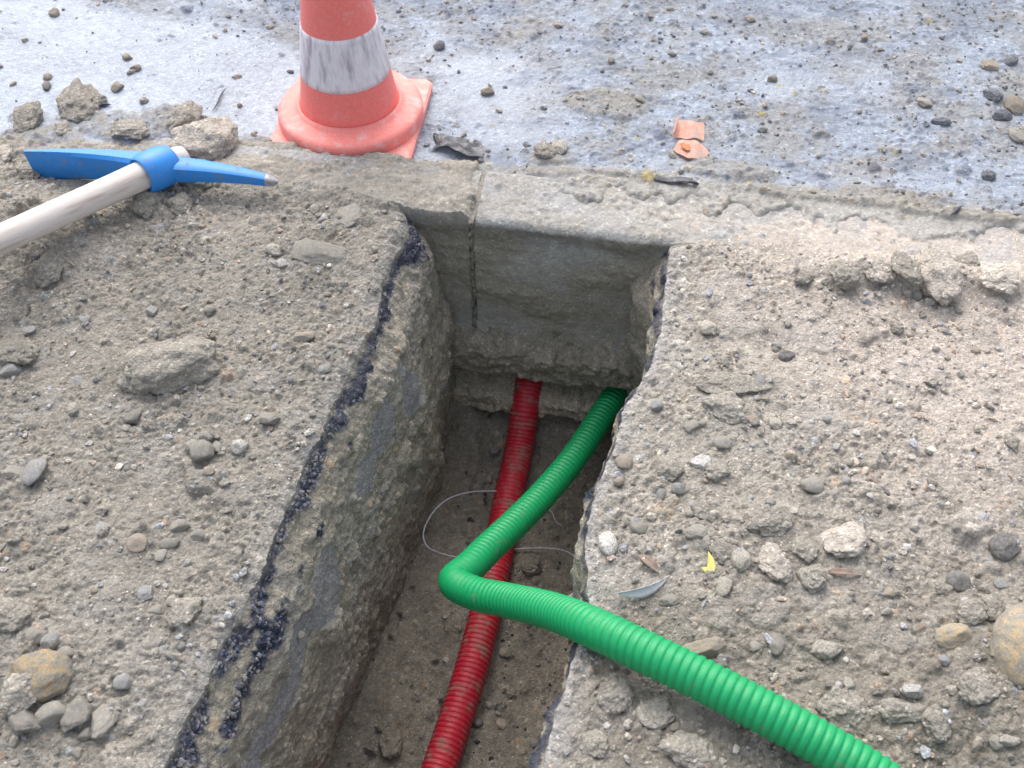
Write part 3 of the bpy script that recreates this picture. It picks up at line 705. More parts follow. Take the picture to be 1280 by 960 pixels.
# ------------------------------------------------------------------ road
KW = .154
road = Raster(-1.7, 1.7, -.01, 1.45, .0036)
RU, RW = road.X, road.Y
rlow = -.034 + .0325 * smooth(-.16, .10, RU) - .002 * RW + .038 * smooth(-.56, -.80, RU)
rlow = rlow - .05 * smooth(-.002, -.050, RW - KW + .075 * smooth(.0, .15, RU) * smooth(-.35, .45, fbm2(RU, RW * .5, 9, 4, 570, .6))) * smooth(-.82, -.68, RU)
rlow = rlow + smooth(.0, .15, RU) * (.0075 + .004 * fbm2(RU, RW, 14, 3, 571)) * smooth(.34, .18, RW)
mudp = np.zeros_like(RU)
for mx_, my_, ma_, mb_ in [(150, 160, .13, .05), (215, 150, .08, .05), (110, 150, .07, .035), (60, 172, .10, .02), (30, 150, .03, .02), (690, 195, .05, .03), (640, 208, .12, .022), (800, 222, .10, .012), (1000, 246, .14, .016), (1200, 270, .14, .018), (320, 165, .06, .03), (760, 130, .10, .05), (1100, 250, .14, .03), (905, 215, .10, .03)]:
    mu_, mw_ = puw(mx_, my_); mudp = np.maximum(mudp, smooth(1.25, .55, ((RU - mu_) / ma_) ** 2 + ((RW - mw_) / mb_) ** 2 + 1.0 * fbm2(RU, RW, 16, 4, 500, .6)))
rlow = rlow + .007 * mudp
rough_m = smooth(-.25, .35, fbm2(RU, RW * 1.3, 3.0, 4, 300, .55) + .30 * smooth(-.4, .3, RU) - .50 * smooth(-.40, -.62, RU) * smooth(.62, .42, RW) + .2 * smooth(.5, .7, RW) + .25 * smooth(.6, .9, RW))
rough_m = np.maximum(rough_m, mudp)
road.H = (rlow + .004 * fbm2(RU, RW, 4, 3, 305) + rough_m * (.006 * fbm2(RU, RW, 30, 4, 310, .68)) + .0012 * fbm2(RU, RW, 60, 3, 312)).astype(np.float32)
gm = np.clip(rough_m * (.45 + 1.3 * fbm2(RU, RW, 9, 3, 315)), .015, 1)
RT = [(.22, (.55, .55, .62)), (.14, (1.05, .98, .88)), (.10, (.82, .72, .60)), (.16, (.75, .74, .72)), (.06, (1.15, 1.13, 1.1)), (.012, (1.3, 1.1, .5))]
road.scatter(700, .008, .020, .50, gm, RT, .35, .08, 1.8, 31)
road.scatter(9500, .0042, .008, .8, gm, RT, .3, .10, 2.0, 32)
road.scatter(24000, .0032, .0042, .9, np.clip(gm * 1.3, .02, 1), RT, .25, .12, 2.0, 33)
film = CLAY_SKY * (1 + .16 * fbm2(RU, RW * 1.6, 6, 4, 320)[..., None]) * (1 - .22 * smooth(.2, .6, fbm2(RU, RW * 1.4, 40, 4, 321, .65))[..., None])
drab = np.array([.235, .240, .245]); darkr = np.array([.165, .192, .245])
wet = smooth(.35, -.25, rough_m + .5 * fbm2(RU, RW * 1.5, 4, 3, 322)) * smooth(-.15, -.5, RU)
film = film * (1 + .10 * wet)[..., None]  # smooth wet clay lightened, its sky sheen painted into the film
rc = film + (drab - film) * (rough_m * smooth(-.15, .35, fbm2(RU, RW * 1.2, 7, 5, 325, .6) + .1) * .9)[..., None]
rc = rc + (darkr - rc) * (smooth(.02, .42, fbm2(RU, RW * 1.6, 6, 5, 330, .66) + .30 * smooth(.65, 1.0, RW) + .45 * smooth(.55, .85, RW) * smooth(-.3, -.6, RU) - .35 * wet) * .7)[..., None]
shoulder = smooth(.0, .15, RU) * smooth(.050, .004, RW - KW + .03 * fbm2(RU, RW, 18, 4, 572, .6))       # dried mud at the kerb
rc = rc + (np.array([.315, .300, .270]) - rc) * (.92 * shoulder)[..., None]
rc = rc + (SOIL_L * .95 - rc) * (.80 * mudp * (.55 + .45 * smooth(-.2, .3, fbm2(RU, RW, 30, 4, 501, .6))))[..., None]
speck = smooth(.15, .5, fbm2(RU, RW, 75, 3, 335, .7)) * np.clip(rough_m + .12, 0, 1)
rc = rc * (1 - .42 * speck[..., None])
rc = rc * (1 + .30 * smooth(.25, .5, fbm2(RU + 5, RW, 55, 3, 338, .7)))[..., None]
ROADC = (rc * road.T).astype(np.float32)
ROADG = (.50 + .35 * rough_m - .10 * (1 - rough_m)).astype(np.float32)
def road_z(u, w): return np.maximum(road.sample(road.H, u, w), np.where(w < .6, soil_z(u, w), -9))
rw = .012 + axis_out(1.15, .0036, 60)
cu = axis_out(1.45, .0036, 60); ru = np.r_[-cu[:0:-1], cu]
Ug, Wg = np.meshgrid(ru, rw)
z1 = road.sample(road.H, Ug, Wg); z2 = np.where(Wg < .6, soil_z(Ug, Wg), -9)
mixs = smooth(-.003, .002, z2 - z1)
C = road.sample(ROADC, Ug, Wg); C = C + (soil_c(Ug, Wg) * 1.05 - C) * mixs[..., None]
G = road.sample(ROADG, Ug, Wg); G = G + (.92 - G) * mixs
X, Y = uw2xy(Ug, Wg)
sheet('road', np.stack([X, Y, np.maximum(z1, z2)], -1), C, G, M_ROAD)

# ------------------------------------------------------------------ kerb: concrete blocks laid end to end
kerb = tag(bpy.data.objects.new('kerb', None), kind='structure'); COL.objects.link(kerb)
ktop = Raster(-1.3, 1.3, -.02, .18, .0028)
kmk = np.clip(.35 + 1.5 * fbm2(ktop.X, ktop.Y, 8, 3, 405), .03, 1)
ktop.H = (.0065 * np.clip(fbm2(ktop.X, ktop.Y, 12, 4, 406, .6) + .15, 0, 1) + .0025 * fbm2(ktop.X, ktop.Y, 40, 4, 407, .65)).astype(np.float32)
ktop.scatter(5200, .0028, .008, .7, kmk, GRAVEL, .3, .1, 2.0, 45)
def kerb_block(u0, u1, step):
    prof = []
    for z in np.arange(-.16, -.014, max(step, .012)): prof.append((KW, z))
    for t in np.linspace(0, 90, 5): prof.append((KW - .012 + .012 * math.cos(R(t)), -.012 + .012 * math.sin(R(t))))
    for w in np.arange(KW - .012 - step, .018, -step): prof.append((w, 0))
    for t in np.linspace(0, 90, 8): prof.append((.016 - .016 * math.sin(R(t)), -.016 + .016 * math.cos(R(t))))
    for z in np.arange(-.016 - step, -.335, -step): prof.append((0, z))
    prof = np.array(prof); us = np.linspace(u0, u1, max(int((u1 - u0) / step), 4))
    Ug = np.repeat(us[None, :], len(prof), 0); w0 = np.repeat(prof[:, :1], len(us), 1); z0 = np.repeat(prof[:, 1:], len(us), 1)
    top = smooth(-.014, -.002, z0) ; front = (w0 < .002) * 1.0
    Q = np.stack([Ug, w0, z0], -1)
    n = fbm3(Q, 14, 4, 400, .6); n2 = fbm3(Q, 80, 3, 410, .6); n3 = fbm3(Q * np.array([1, 1, 2.2]), 6, 4, 420)
    Z = z0 + top * (.0022 * n + .0012 * n2)
    # worn arris
    wear = np.exp(-((w0) / .02) ** 2 - (z0 / .02) ** 2)
    Z = Z - wear * .009 * np.clip(fbm2(Ug, w0 * 0, 16, 5, 430, .65) + .30, 0, 1.5)
    sm = smooth(-.22, .18, n3) * front                    # mud clinging to the face
    Wn = w0 - front * (.0016 * n + .001 * n2 + .016 * np.clip(n3 - .05, 0, 1) * (1 + .8 * n2) + .004 * np.clip(n, 0, 1) * smooth(-.06, -.01, z0) + .012 * smooth(-.26, -.33, z0 + .03 * n)) - .0
    kz = ktop.sample(ktop.H, Ug, np.clip(w0, 0, KW)); kt = ktop.sample(ktop.T, Ug, np.clip(w0, 0, KW))
    Z = Z + top * kz
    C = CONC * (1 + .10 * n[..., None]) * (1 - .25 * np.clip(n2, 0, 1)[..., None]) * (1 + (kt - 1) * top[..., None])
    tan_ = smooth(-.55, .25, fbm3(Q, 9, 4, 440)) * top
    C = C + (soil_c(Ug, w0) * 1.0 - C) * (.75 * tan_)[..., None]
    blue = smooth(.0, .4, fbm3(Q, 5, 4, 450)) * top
    C = C + (np.array([.31, .335, .37]) - C) * (.50 * blue)[..., None]  # bluish sky reflection on the kerb top, painted in as patches
    F = CONCD * (1 + .25 * n[..., None]) * (1 + .18 * n2[..., None])
    F = F + (np.array([.345, .340, .325]) - F) * (.6 * smooth(-.1, .4, fbm3(Q, 8, 3, 460)))[..., None]
    F = F + (MOIST * 1.02 - F) * (.92 * sm)[..., None]
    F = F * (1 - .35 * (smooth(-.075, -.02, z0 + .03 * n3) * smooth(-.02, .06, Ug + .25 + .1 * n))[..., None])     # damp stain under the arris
    fr = smooth(.012, .001, w0) * smooth(-.004, -.014, z0)
    C = C + (F - C) * fr[..., None]
    zs = soil_z(Ug, Wn); cov = top * smooth(-.002, .003, zs - Z)
    Z = np.where((top > .3) & (w0 < KW - .01), np.maximum(Z, zs - .002 * smooth(.034, .026, w0) * smooth(.30, .34, np.abs(Ug - .04))), Z)
    C = C + (soil_c(Ug, Wn) - C) * cov[..., None]
    G = .80 - .18 * blue + .12 * cov
    X, Y = uw2xy(Ug, Wn)
    P = np.stack([X, Y, Z], -1)
    np_, nu = P.shape[:2]
    Fc = grid_faces(np_, nu)
    V = P.reshape(-1, 3); caps = []
    Vx = list(V)
    i = np.arange(np_ * nu).reshape(np_, nu)
    extra = []; cc = C.reshape(-1, 3); gg = G.reshape(-1)
    for k, col in ((0, i[:, 0]), (1, i[:, -1])):
        extra.append(V[col].mean(0)); ci = np_ * nu + k
        for a, b in zip(col[:-1], col[1:]): caps.append((a, b, ci, ci) if False else (a, b, ci))
    V = np.vstack([V, np.array(extra)]); cc = np.vstack([cc, np.tile(CONCD, (2, 1))]); gg = np.r_[gg, .8, .8]
    T = np.vstack([Fc[:, [0, 1, 2]], Fc[:, [0, 2, 3]], np.array(caps)])
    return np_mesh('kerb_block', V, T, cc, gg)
js = [joint_u + k * 1.006 for k in range(-9, 11)]
for k in range(len(js) - 1):
    u0, u1 = js[k] + .0042, js[k + 1] - .0042
    st = .003 if (u1 > -.3 and u0 < .5) else (.004 if u1 > -1.3 and u0 < 1.3 else .03)
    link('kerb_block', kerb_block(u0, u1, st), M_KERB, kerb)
for k in range(8, 11):                                     # crumbling joint fill between the blocks
    zz = np.linspace(-.33, -.004, 110); ww = np.linspace(-.0055, .0055, 7)
    prof_ = [(0, z) for z in zz] + [(w, -.001) for w in np.linspace(.004, KW - .008, 50)]
    pw = np.repeat(np.array([q[0] for q in prof_])[:, None], 7, 1); pz = np.repeat(np.array([q[1] for q in prof_])[:, None], 7, 1)
    uu = np.repeat(ww[None], len(prof_), 0) + js[k] + .003 * fbm2(pz, pw, 30, 3, 481)
    nn = fbm2(uu * 1.0, pz + pw * 1.3, 60, 4, 480, .65); fr_ = (pw == 0)
    pw2 = pw + np.where(fr_, .0025 - .018 * np.clip(nn + .25, 0, 1), 0); pz2 = np.where(fr_, pz + .006 * nn, np.maximum(.0012 + .003 * nn, soil_z(uu, pw) + .001))
    X, Y = uw2xy(uu, pw2)
    Cj = np.where(fr_[..., None], (MOIST * .9)[None, None] * (1 + .4 * nn[..., None]), soil_c(uu, pw))
    uu = js[k] + (uu - js[k]) * 1.7
    me = np_mesh('joint_fill', np.stack([X, Y, pz2], -1), grid_faces(*pz2.shape), Cj, np.full(pz2.shape, .93))
    link('joint_fill', me, M_EARTH, kerb)

# ------------------------------------------------------------------ resting heights
def ground_at(x, y):
    u, w = to_uw((x, y))
    if w > KW: return float(road_z(np.array([u]), np.array([w]))[0])
    if w > 0: return max(0.0, float(soil_z(np.array([u]), np.array([w]))[0]), float(road.sample(road.H, np.array([u]), np.array([w]))[0]) if w > .015 else 0)
    l = float(np.interp(w, rows, lipL)); r = float(np.interp(w, rows, lipR))
    if l < u < r: return float(floor_z(np.array([u]), np.array([w]))[0])
    return float(soil_z(np.array([u]), np.array([w]))[0])
def rest(x, y, floor=False):
    """the ground point seen at photograph position (x, y)"""
    z = -DEPTH + .02 if floor else 0.0
    for _ in range(4):
        p = px(x, y, z); z = ground_at(p.x, p.y)
    return px(x, y, z)

# ------------------------------------------------------------------ traffic cone
M_CONE = mat_worn('faded_orange_plastic', (.91, .210, .185), (.78, .38, .35), .24, .45, 20, fine=160)
M_CONEB = mat_worn('dusty_orange_rubber', (.90, .255, .22), (.80, .50, .47), .40, .55, 34, fine=190)
M_BAND = mat_worn('scuffed_white_band', (.76, .72, .76), (.38, .33, .38), .44, .5, 26, (2.0, 2.0, .35), 120)
M_PLATE = mat_worn('dusty_orange_plate', (.88, .28, .24), (.74, .50, .46), .46, .6, 45, fine=190)
cone = tag(bpy.data.objects.new('traffic_cone', None), 'orange traffic cone with scuffed white band standing behind the kerb', 'traffic cone')
COL.objects.link(cone)
CX, CY = -.338, 1.845
cu_, cw_ = to_uw((CX, CY)); cz = float(np.mean(road.sample(road.H, np.array([cu_ - .1, cu_, cu_ + .1]), np.array([cw_, cw_ + .08, cw_])))) + .002
cone.location = (CX, CY, cz); cone.rotation_euler = (0, 0, R(-7))
def rb(z): return .105 - (z - .035) * .155
me = bpy.data.meshes.new('base_plate'); bm = bmesh.new()
bmesh.ops.create_cube(bm, size=1, matrix=Matrix.Translation((0, 0, .008)) @ Matrix.Diagonal((.298, .298, .016, 1)))
bmesh.ops.bevel(bm, geom=[e for e in bm.edges if abs(e.verts[0].co.z - e.verts[1].co.z) > .005], offset=.02, segments=5, affect='EDGES', profile=.5)
bmesh.ops.bevel(bm, geom=[e for e in bm.edges if min(e.verts[0].co.z, e.verts[1].co.z) > .015], offset=.003, segments=2, affect='EDGES')
bm.to_mesh(me); bm.free(); link('base_plate', me, M_PLATE, cone)
ring = [(.151, .012), (.1515, .030), (.1505, .038), (.147, .043), (.140, .046), (.128, .0475), (.117, .049), (.110, .052), (.1055, .060), (.1, .05), (.1, .012)]
link('base_ring', lathe('base_ring', ring, 96), M_CONEB, cone)
body = [(rb(z), z) for z in np.linspace(.040, .50, 24)] + [(.0325, .505), (.028, .507), (.025, .503), (.025, .45)]
link('cone_body', lathe('cone_body', body, 96), M_CONE, cone)
zb0, zb1 = .129, .236
band = [(rb(zb0) - .0005, zb0)] + [(rb(z) + .0012, z) for z in np.linspace(zb0 + .0003, zb1 - .0003, 12)] + [(rb(zb1) - .0005, zb1)]
link('reflective_band', lathe('reflective_band', band, 96), M_BAND, cone)
zb0, zb1 = .345, .44
band = [(rb(zb0) - .0005, zb0)] + [(rb(z) + .0012, z) for z in np.linspace(zb0 + .0003, zb1 - .0003, 8)] + [(rb(zb1) - .0005, zb1)]
link('reflective_band', lathe('reflective_band', band, 96), M_BAND, cone)

# ------------------------------------------------------------------ pickaxe
M_BLUE = mat_worn('chipped_blue_paint', (.024, .235, .67), (.19, .20, .22), .28, .42, 55, fine=260)
M_STEEL = mat_worn('bare_worn_steel', (.40, .40, .42), (.22, .20, .19), .5, .45, 60)
M_WOOD = mat_worn('bleached_ash_wood', (.66, .60, .56), (.42, .34, .28), .44, .62, 60, (.10, 1, 1), 420, .3)
pick = tag(bpy.data.objects.new('pickaxe', None), 'blue pickaxe with pale wooden handle lying on the soil beside the kerb', 'pickaxe'); COL.objects.link(pick)
eye = px(196, 211, .075); far = px(-10, 304, .118)
hd = np.array((far - eye).normalized())                       # along the handle, away from the head
tipA = np.array(px(40, 206, .045)); tipP = np.array(px(342, 227, .050)); ec_ = np.array(eye)
pick.location = eye
def loft(secs):
    n = len(secs[0]); V = np.array(secs).reshape(-1, 3); F = [tuple(f) for f in tube_faces(len(secs), n)]
    return V, F, n
def arm(tip, h0, h1, t0, t1, bend, tipcut=0, samples=14, start=.016):
    """arm of the head: h along 'up', t along the handle; curved towards the handle"""
    secs = []; d = tip - ec_; L_ = np.linalg.norm(d); d /= L_
    up = np.array([0, 0, 1.0]); up -= d * (up @ d); up /= np.linalg.norm(up)
    side = np.cross(d, up); side = side if side @ hd > 0 else -side
    for k in np.linspace(start / L_, 1, samples):
        c = ec_ + d * L_ * k + side * bend * (k * k - k)
        h = h0 + (h1 - h0) * k ** .8; t = t0 + (t1 - t0) * k
        pr = [(-1, -.6), (-1, .6), (-.8, 1), (0, 1.12), (.8, 1), (1, .6), (1, -.6), (.8, -1), (0, -1.12), (-.8, -1)]
        secs.append([c + up * a * h / 2 + side * b * t / 2 for a, b in pr])
    return secs
def secs_mesh(name, secs, mat, parent, cap0=True, cap1=True, smooth_=False):
    V, F, n = loft(secs)
    if cap0: F.append(tuple(range(n))[::-1])
    if cap1: F.append(tuple(len(V) - n + i for i in range(n)))
    me = bpy.data.meshes.new(name); me.from_pydata([tuple(v - ec_) for v in V], [], F)
    bm = bmesh.new(); bm.from_mesh(me); bmesh.ops.recalc_face_normals(bm, faces=bm.faces)
    bm.to_mesh(me); bm.free()
    for p in me.polygons: p.use_smooth = smooth_
    return link(name, me, mat, parent)
head_bm = bmesh.new()
def add_secs(bm, secs):
    V, F, n = loft(secs); vs = [bm.verts.new(tuple(v - ec_)) for v in V]
    for f in F: bm.faces.new([vs[i] for i in f])
    bm.faces.new([vs[i] for i in range(n)][::-1]); bm.faces.new([vs[len(V) - n + i] for i in range(n)])
add_secs(head_bm, arm(tipA, .052, .066, .042, .008, .030))
pt = arm(tipP, .044, .018, .044, .016, .034)
add_secs(head_bm, pt[:-1])
b1 = np.cross(hd, [0, 0, 1.0]); b1 /= np.linalg.norm(b1); b2 = np.cross(hd, b1)
def ring_secs(rs, n=36, sq=1.0):
    out = []
    for s, r, e in rs:
        out.append([ec_ + hd * s + r * (math.cos(t) * b1 * e + math.sin(t) * b2) for t in np.arange(n) * 2 * math.pi / n])
    return out
add_secs(head_bm, ring_secs([(.032, .0295, 1), (.036, .0325, 1), (.031, .0355, 1.0), (.014, .0375, 1.06), (-.010, .0375, 1.08), (-.027, .035, 1.03), (-.033, .033, 1), (-.031, .029, 1)]))
bmesh.ops.recalc_face_normals(head_bm, faces=head_bm.faces)
me = bpy.data.meshes.new('pick_head'); head_bm.to_mesh(me); head_bm.free()
for p in me.polygons: p.use_smooth = True
ho = link('pick_head', me, M_BLUE, pick)
md = ho.modifiers.new('edges', 'EDGE_SPLIT'); md.split_angle = R(32)
tp = pt[-2:]; mid = (np.array(tp[0]) + np.array(tp[1])) / 2
cen = np.mean(tp[1], axis=0)
secs_mesh('pick_tip', [[v * 1.0 for v in tp[0]], list(mid), [cen + (v - cen) * .85 for v in np.array(tp[1])], [cen + (tipP - ec_) / np.linalg.norm(tipP - ec_) * .008 + (v - cen) * .35 for v in np.array(tp[1])]], M_STEEL, pick)
hs = np.linspace(-.062, .72, 60); hp = np.stack([hs, hs * 0, hs * 0], 1)
hr = np.interp(hs, [-.062, -.06, -.02, .03, .1, .4, .66, .72], [.021, .0235, .025, .0262, .0252, .0238, .0235, .0225])
V = tube_verts(hp, hr, 28); F = [tuple(f) for f in tube_faces(60, 28)] + [tuple(range(28))[::-1], tuple(59 * 28 + i for i in range(28))]
me = bpy.data.meshes.new('handle'); me.from_pydata([tuple(v) for v in V.reshape(-1, 3)], [], F)
for p in me.polygons: p.use_smooth = len(p.vertices) == 4
ha = link('handle', me, M_WOOD, pick); ha.rotation_euler = Vector(hd).to_track_quat('X', 'Z').to_euler()

# ------------------------------------------------------------------ corrugated conduits
def mat_conduit(name, base, dirt, amount, rough):
    m = mat_worn(name, base, dirt, amount, rough, 42, fine=140, spec=.5, bump=.08); return m
M_RED = mat_conduit('muddy_red_plastic', (.43, .013, .032), (.20, .165, .125), .40, .48)
M_GREEN = mat_conduit('green_plastic', (.001, .300, .098), (.14, .17, .11), .20, .48)
def conduit(name, pts, r, pitch, mat, label, kink=None):
    path, s = resample(catmull(pts, .003), pitch / 8)
    path = path.copy()
    for _ in range(10): path[1:-1] = path[1:-1] * .5 + (path[2:] + path[:-2]) * .25
    ph = (s / pitch) % 1.0
    groove = np.clip((np.cos(ph * 2 * math.pi) + .15) / 1.15, -.3, 1)       # narrow valleys, round crests
    amp = np.full(len(s), .075)
    if kink is not None:
        kd = np.linalg.norm(path - np.array(kink), axis=1)
        amp = .075 * (.12 + .88 * smooth(.02, .16, kd))
    rad = r * (1 - amp * np.clip(groove, 0, 1) ** 1.2)
    o0 = path[0].copy()
    me = tube_mesh(name, path - o0, rad, 40)
    return tag(link(name, me, mat, None, tuple(o0)), label, 'conduit')
RR, GR = .0315, .0278
def redp(x, y):
    z = -DEPTH
    for _ in range(5):
        p = px(x, y, z); u, w = to_uw(p); z = float(floor_z(np.array([u]), np.array([w]))[0]) * .3 + (-DEPTH + .10 * float(smooth(-.2, .02, w))) * .7 + RR * .82
    return tuple(px(x, y, z))
rp = [redp(*p) for p in [(657, 507), (649, 560), (634, 630), (621, 700), (606, 770), (585, 850), (551, 955), (525, 1030)]]
d0 = np.array(rp[0]) - np.array(rp[1]); d0 /= np.linalg.norm(d0)
rp = [tuple(np.array(rp[0]) + d0 * .16)] + rp
e = np.array(rp[-1]); dd = (e - np.array(rp[-2])); dd /= np.linalg.norm(dd); rp += [tuple(e + dd * .3), tuple(e + dd * .8)]
conduit('red_conduit', rp, RR, .0098, M_RED, 'straight muddy red corrugated conduit lying on the trench floor')
gp = [px(775, 483, -.440), px(757, 512, -.435), px(718, 571, -.41), px(680, 617, -.375), px(645, 653, -.335), px(606, 690, -.285), px(586, 710, -.26), px(568, 727, -.240),
      px(592, 741, -.222), px(632, 750, -.18), px(690, 764, -.075), px(745, 786, .018), px(800, 812, .042), px(870, 846, .050), px(940, 882, .052), px(1010, 920, .048), px(1090, 968, .042), px(1190, 1040, .04), px(1330, 1150, .038), px(1560, 1300, .035)]
g0 = np.array(gp[0]); gd = g0 - np.array(gp[1]); gd /= np.linalg.norm(gd)
gp = [Vector(g0 + gd * .14)] + gp
conduit('green_conduit', [tuple(p) for p in gp], GR, .0114, M_GREEN, 'kinked green corrugated conduit rising from the trench over its right edge', kink=px(568, 727, -.24))

# thin wire on the trench floor
M_WIRE = mat_worn('galvanised_wire', (.42, .42, .46), (.2, .18, .17), .3, .4, 60)
def wire(pts, label, r=.0016):
    P = []
    for x, y, h in pts:
        if h < 0: P.append(tuple(px(x, y, h))); continue
        q = rest(x, y, True); P.append((q.x, q.y, q.z + h))
    path = catmull(P, .006); o0 = path[0].copy()
    tag(link('wire', tube_mesh('wire', path - o0, np.full(len(path), r), 8), M_WIRE, None, tuple(o0)), label, 'wire')
wire([(622, 614, -.52), (590, 615, -.50), (560, 624, -.475), (538, 645, -.455), (529, 670, -.45), (534, 683, -.455), (552, 692, -.475), (580, 697, -.50), (640, 690, .01), (675, 690, .015), (705, 698, .03), (722, 712, .04)], 'thin grey wire looped under both conduits on the trench floor')
wire([(682, 634, .004), (690, 645, .012), (695, 656, .01), (702, 658, .004)], 'short bent wire offcut on trench floor right of the green conduit', .001)

# ------------------------------------------------------------------ stones and clods
def rock_mesh(name, seed, sub, amp, freq, flat=0.0, facet=0, lumps=0):
    bm = bmesh.new(); bmesh.ops.create_icosphere(bm, subdivisions=sub, radius=1)
    V = np.array([v.co[:] for v in bm.verts]); 
    r = np.random.default_rng(seed)
    N_ = V / np.linalg.norm(V, axis=1)[:, None]
    rad = np.ones(len(V))
    for _ in range(facet):                                    # planes cut flat faces
        n = r.normal(size=3); n /= np.linalg.norm(n); d = .62 + .25 * r.random()
        k = N_ @ n; rad = np.where(k > .05, np.minimum(rad, d / np.maximum(k, .05)), rad)
    P = N_ * rad[:, None]
    rad = rad * (1 + amp * fbm3(P + seed * 3.1, freq, 4, seed % 37, .55))
    rad = rad * (1 + .045 * fbm3(N_ + seed, 5.5, 3, 7 + seed % 11, .6))
    for _ in range(lumps):
        n = r.normal(size=3); n /= np.linalg.norm(n); a = .05 + .25 * r.random() ** 2.5
        ang = np.arccos(np.clip(N_ @ n, -1, 1)); rad = rad + .34 * a * np.sqrt(np.clip(1 - (ang / a) ** 2, 0, 1))
    V = N_ * rad[:, None]
    for v, c in zip(bm.verts, V): v.co = c
    me = bpy.data.meshes.new(name); bm.to_mesh(me); bm.free()
    me.polygons.foreach_set('use_smooth', np.full(len(me.polygons), True))
    return me
def variants(kind, mats, n, **kw):
    out = {}
    proto = [rock_mesh(kind, 50 + 13 * i + len(kind) * 7, **kw) for i in range(n)]
    for mn, mt in mats.items():
        L_ = []
        for p in proto:
            q_ = p.copy(); q_.materials.append(mt); L_.append(q_)
        out[mn] = L_
    return out
SM = {
 'grey': mat_stone('grey_pebble_rock', (.27, .265, .25), (.36, .345, .315), .85, .52),
 'blue': mat_stone('blue_grey_rock', (.27, .285, .30), (.34, .35, .36), .75, .38),
 'pale': mat_stone('pale_rock', (.42, .39, .335), (.50, .47, .415), .85, .42),
 'white': mat_stone('white_rock', (.48, .475, .46), (.58, .57, .55), .75, .34),
 'pink': mat_stone('pinkish_rock', (.38, .30, .235), (.36, .29, .225), .85, .48),
 'ochre': mat_stone('ochre_rock', (.40, .29, .15), (.37, .31, .22), .85, .42, scale=4),
 'brown': mat_stone('brown_rock', (.25, .20, .14), (.29, .24, .18), .85, .5),
 'tar': mat_stone('tarry_rock', (.06, .066, .085), (.13, .138, .16), .6, .22, (.24, .245, .26)),
 'dark': mat_stone('dark_rock', (.13, .13, .135), (.19, .185, .18), .75, .30),
}
CM = {
 'soil': mat_earth('dry_soil_clod', .85, 1.15, .30, .34, SOIL_L * 1.10),
 'sand': mat_earth('sandy_soil_clod', .85, 1.15, .30, .34, SAND * 1.04),
 'damp': mat_earth('dull_soil_clod', .85, 1.15, .30, .34, SOIL_R * .92),
 'deep': mat_earth('trench_soil_clod', .85, 1.15, .30, .34, FLOORC * 1.15),
}
ST = variants('stone', SM, 8, sub=5, amp=.26, freq=1.3, facet=7)
SR = variants('round_stone', SM, 6, sub=4, amp=.20, freq=1.1, facet=3)
SB = variants('boulder', {'ochre': SM['ochre']}, 1, sub=5, amp=.16, freq=1.2, facet=0)
CL = variants('earth_clod', CM, 8, sub=5, amp=.40, freq=1.5, facet=4, lumps=150)
cnt = [0]
def rock(x, y, dx, dy, mat, label=None, kind='stone', h=.62, emb=.38, floor=False, rot=None, group=None, cat=None, z=None):
    """a stone about dx by dy photograph pixels across, resting on the ground at (x, y)"""
    p = rest(x, y, floor)
    if z is not None: p = px(x, y, z)
    dist = (Vector((0, 0, HCAM)) - p).length; k = dist / FPX
    a = dx * k / 2; sinp = max(.45, (HCAM - p.z) / dist); hz = a * h
    b = max(math.sqrt(max((dy * k / 2) ** 2 - (hz * .6 * math.sqrt(1 - sinp ** 2)) ** 2, (dy * k * .3) ** 2)) / sinp, a * .45); b = min(b, a * 1.8)
    lib = {'stone': ST, 'round': SR, 'clod': CL, 'boulder': SB}[kind][mat]; cnt[0] += 1
    me = lib[(cnt[0] * 5) % len(lib)]
    o = bpy.data.objects.new('earth_clod' if kind == 'clod' else 'stone', me); COL.objects.link(o)
    o.location = (p.x, p.y, p.z + hz * (1 - 2 * emb)); o.scale = (a, b, hz)
    o.rotation_euler = (random.uniform(-.2, .2), random.uniform(-.2, .2), rot if rot is not None else random.uniform(-.3, .3) + (math.pi if random.random() < .5 else 0))
    tag(o, label, cat or ('clod' if kind == 'clod' else 'stone'), group)
    return o
for s in S: rock(*s)
for s in [(376, 795, 10, 10, 'pale', -.13, 'pale round pebble stuck in the left trench wall')]:
    rock(s[0], s[1], s[2], s[3], s[4], s[6], 'round', .9, .1, z=s[5])
for x, y, dx, dy, mt, lab, h in Cc: rock(x, y, dx, dy, mt, lab, 'clod', h * .85, .34)
rock(490, 930, 28, 36, 'deep', 'brown clod on the trench floor left of the red conduit', 'clod', .7, .25, True)
rock(665, 710, 28, 18, 'deep', 'dark clod on the trench floor right of the red conduit', 'clod', .6, .25, True)
rock(440, 905, 24, 18, 'deep', 'small clod at the foot of the left trench wall', 'clod', .6, .25, True)
rock(598, 905, 12, 12, 'dark', 'black lump lying against the red conduit on the trench floor', 'stone', .8, .2, True)
rock(626, 905, 11, 16, 'pink', 'pinkish chip on the trench floor right of the red conduit', 'stone', .6, .2, True)
rock(618, 566, 14, 12, 'dark', 'black lump beside the upper red conduit on the trench floor', 'stone', .8, .2, True)
# the big flattened clod, modelled on its own
big = rock_mesh('earth_clod', 911, 6, .30, 1.3, facet=6, lumps=80); big.materials.append(CM['soil'])
p = rest(212, 455); o = tag(link('earth_clod', big, None, None, (p.x, p.y, p.z + .006)), 'biggest flattened mud clod on the soil left of the trench', 'clod')
o.scale = (.078, .060, .034); o.rotation_euler = (R(6), R(-3), .15)

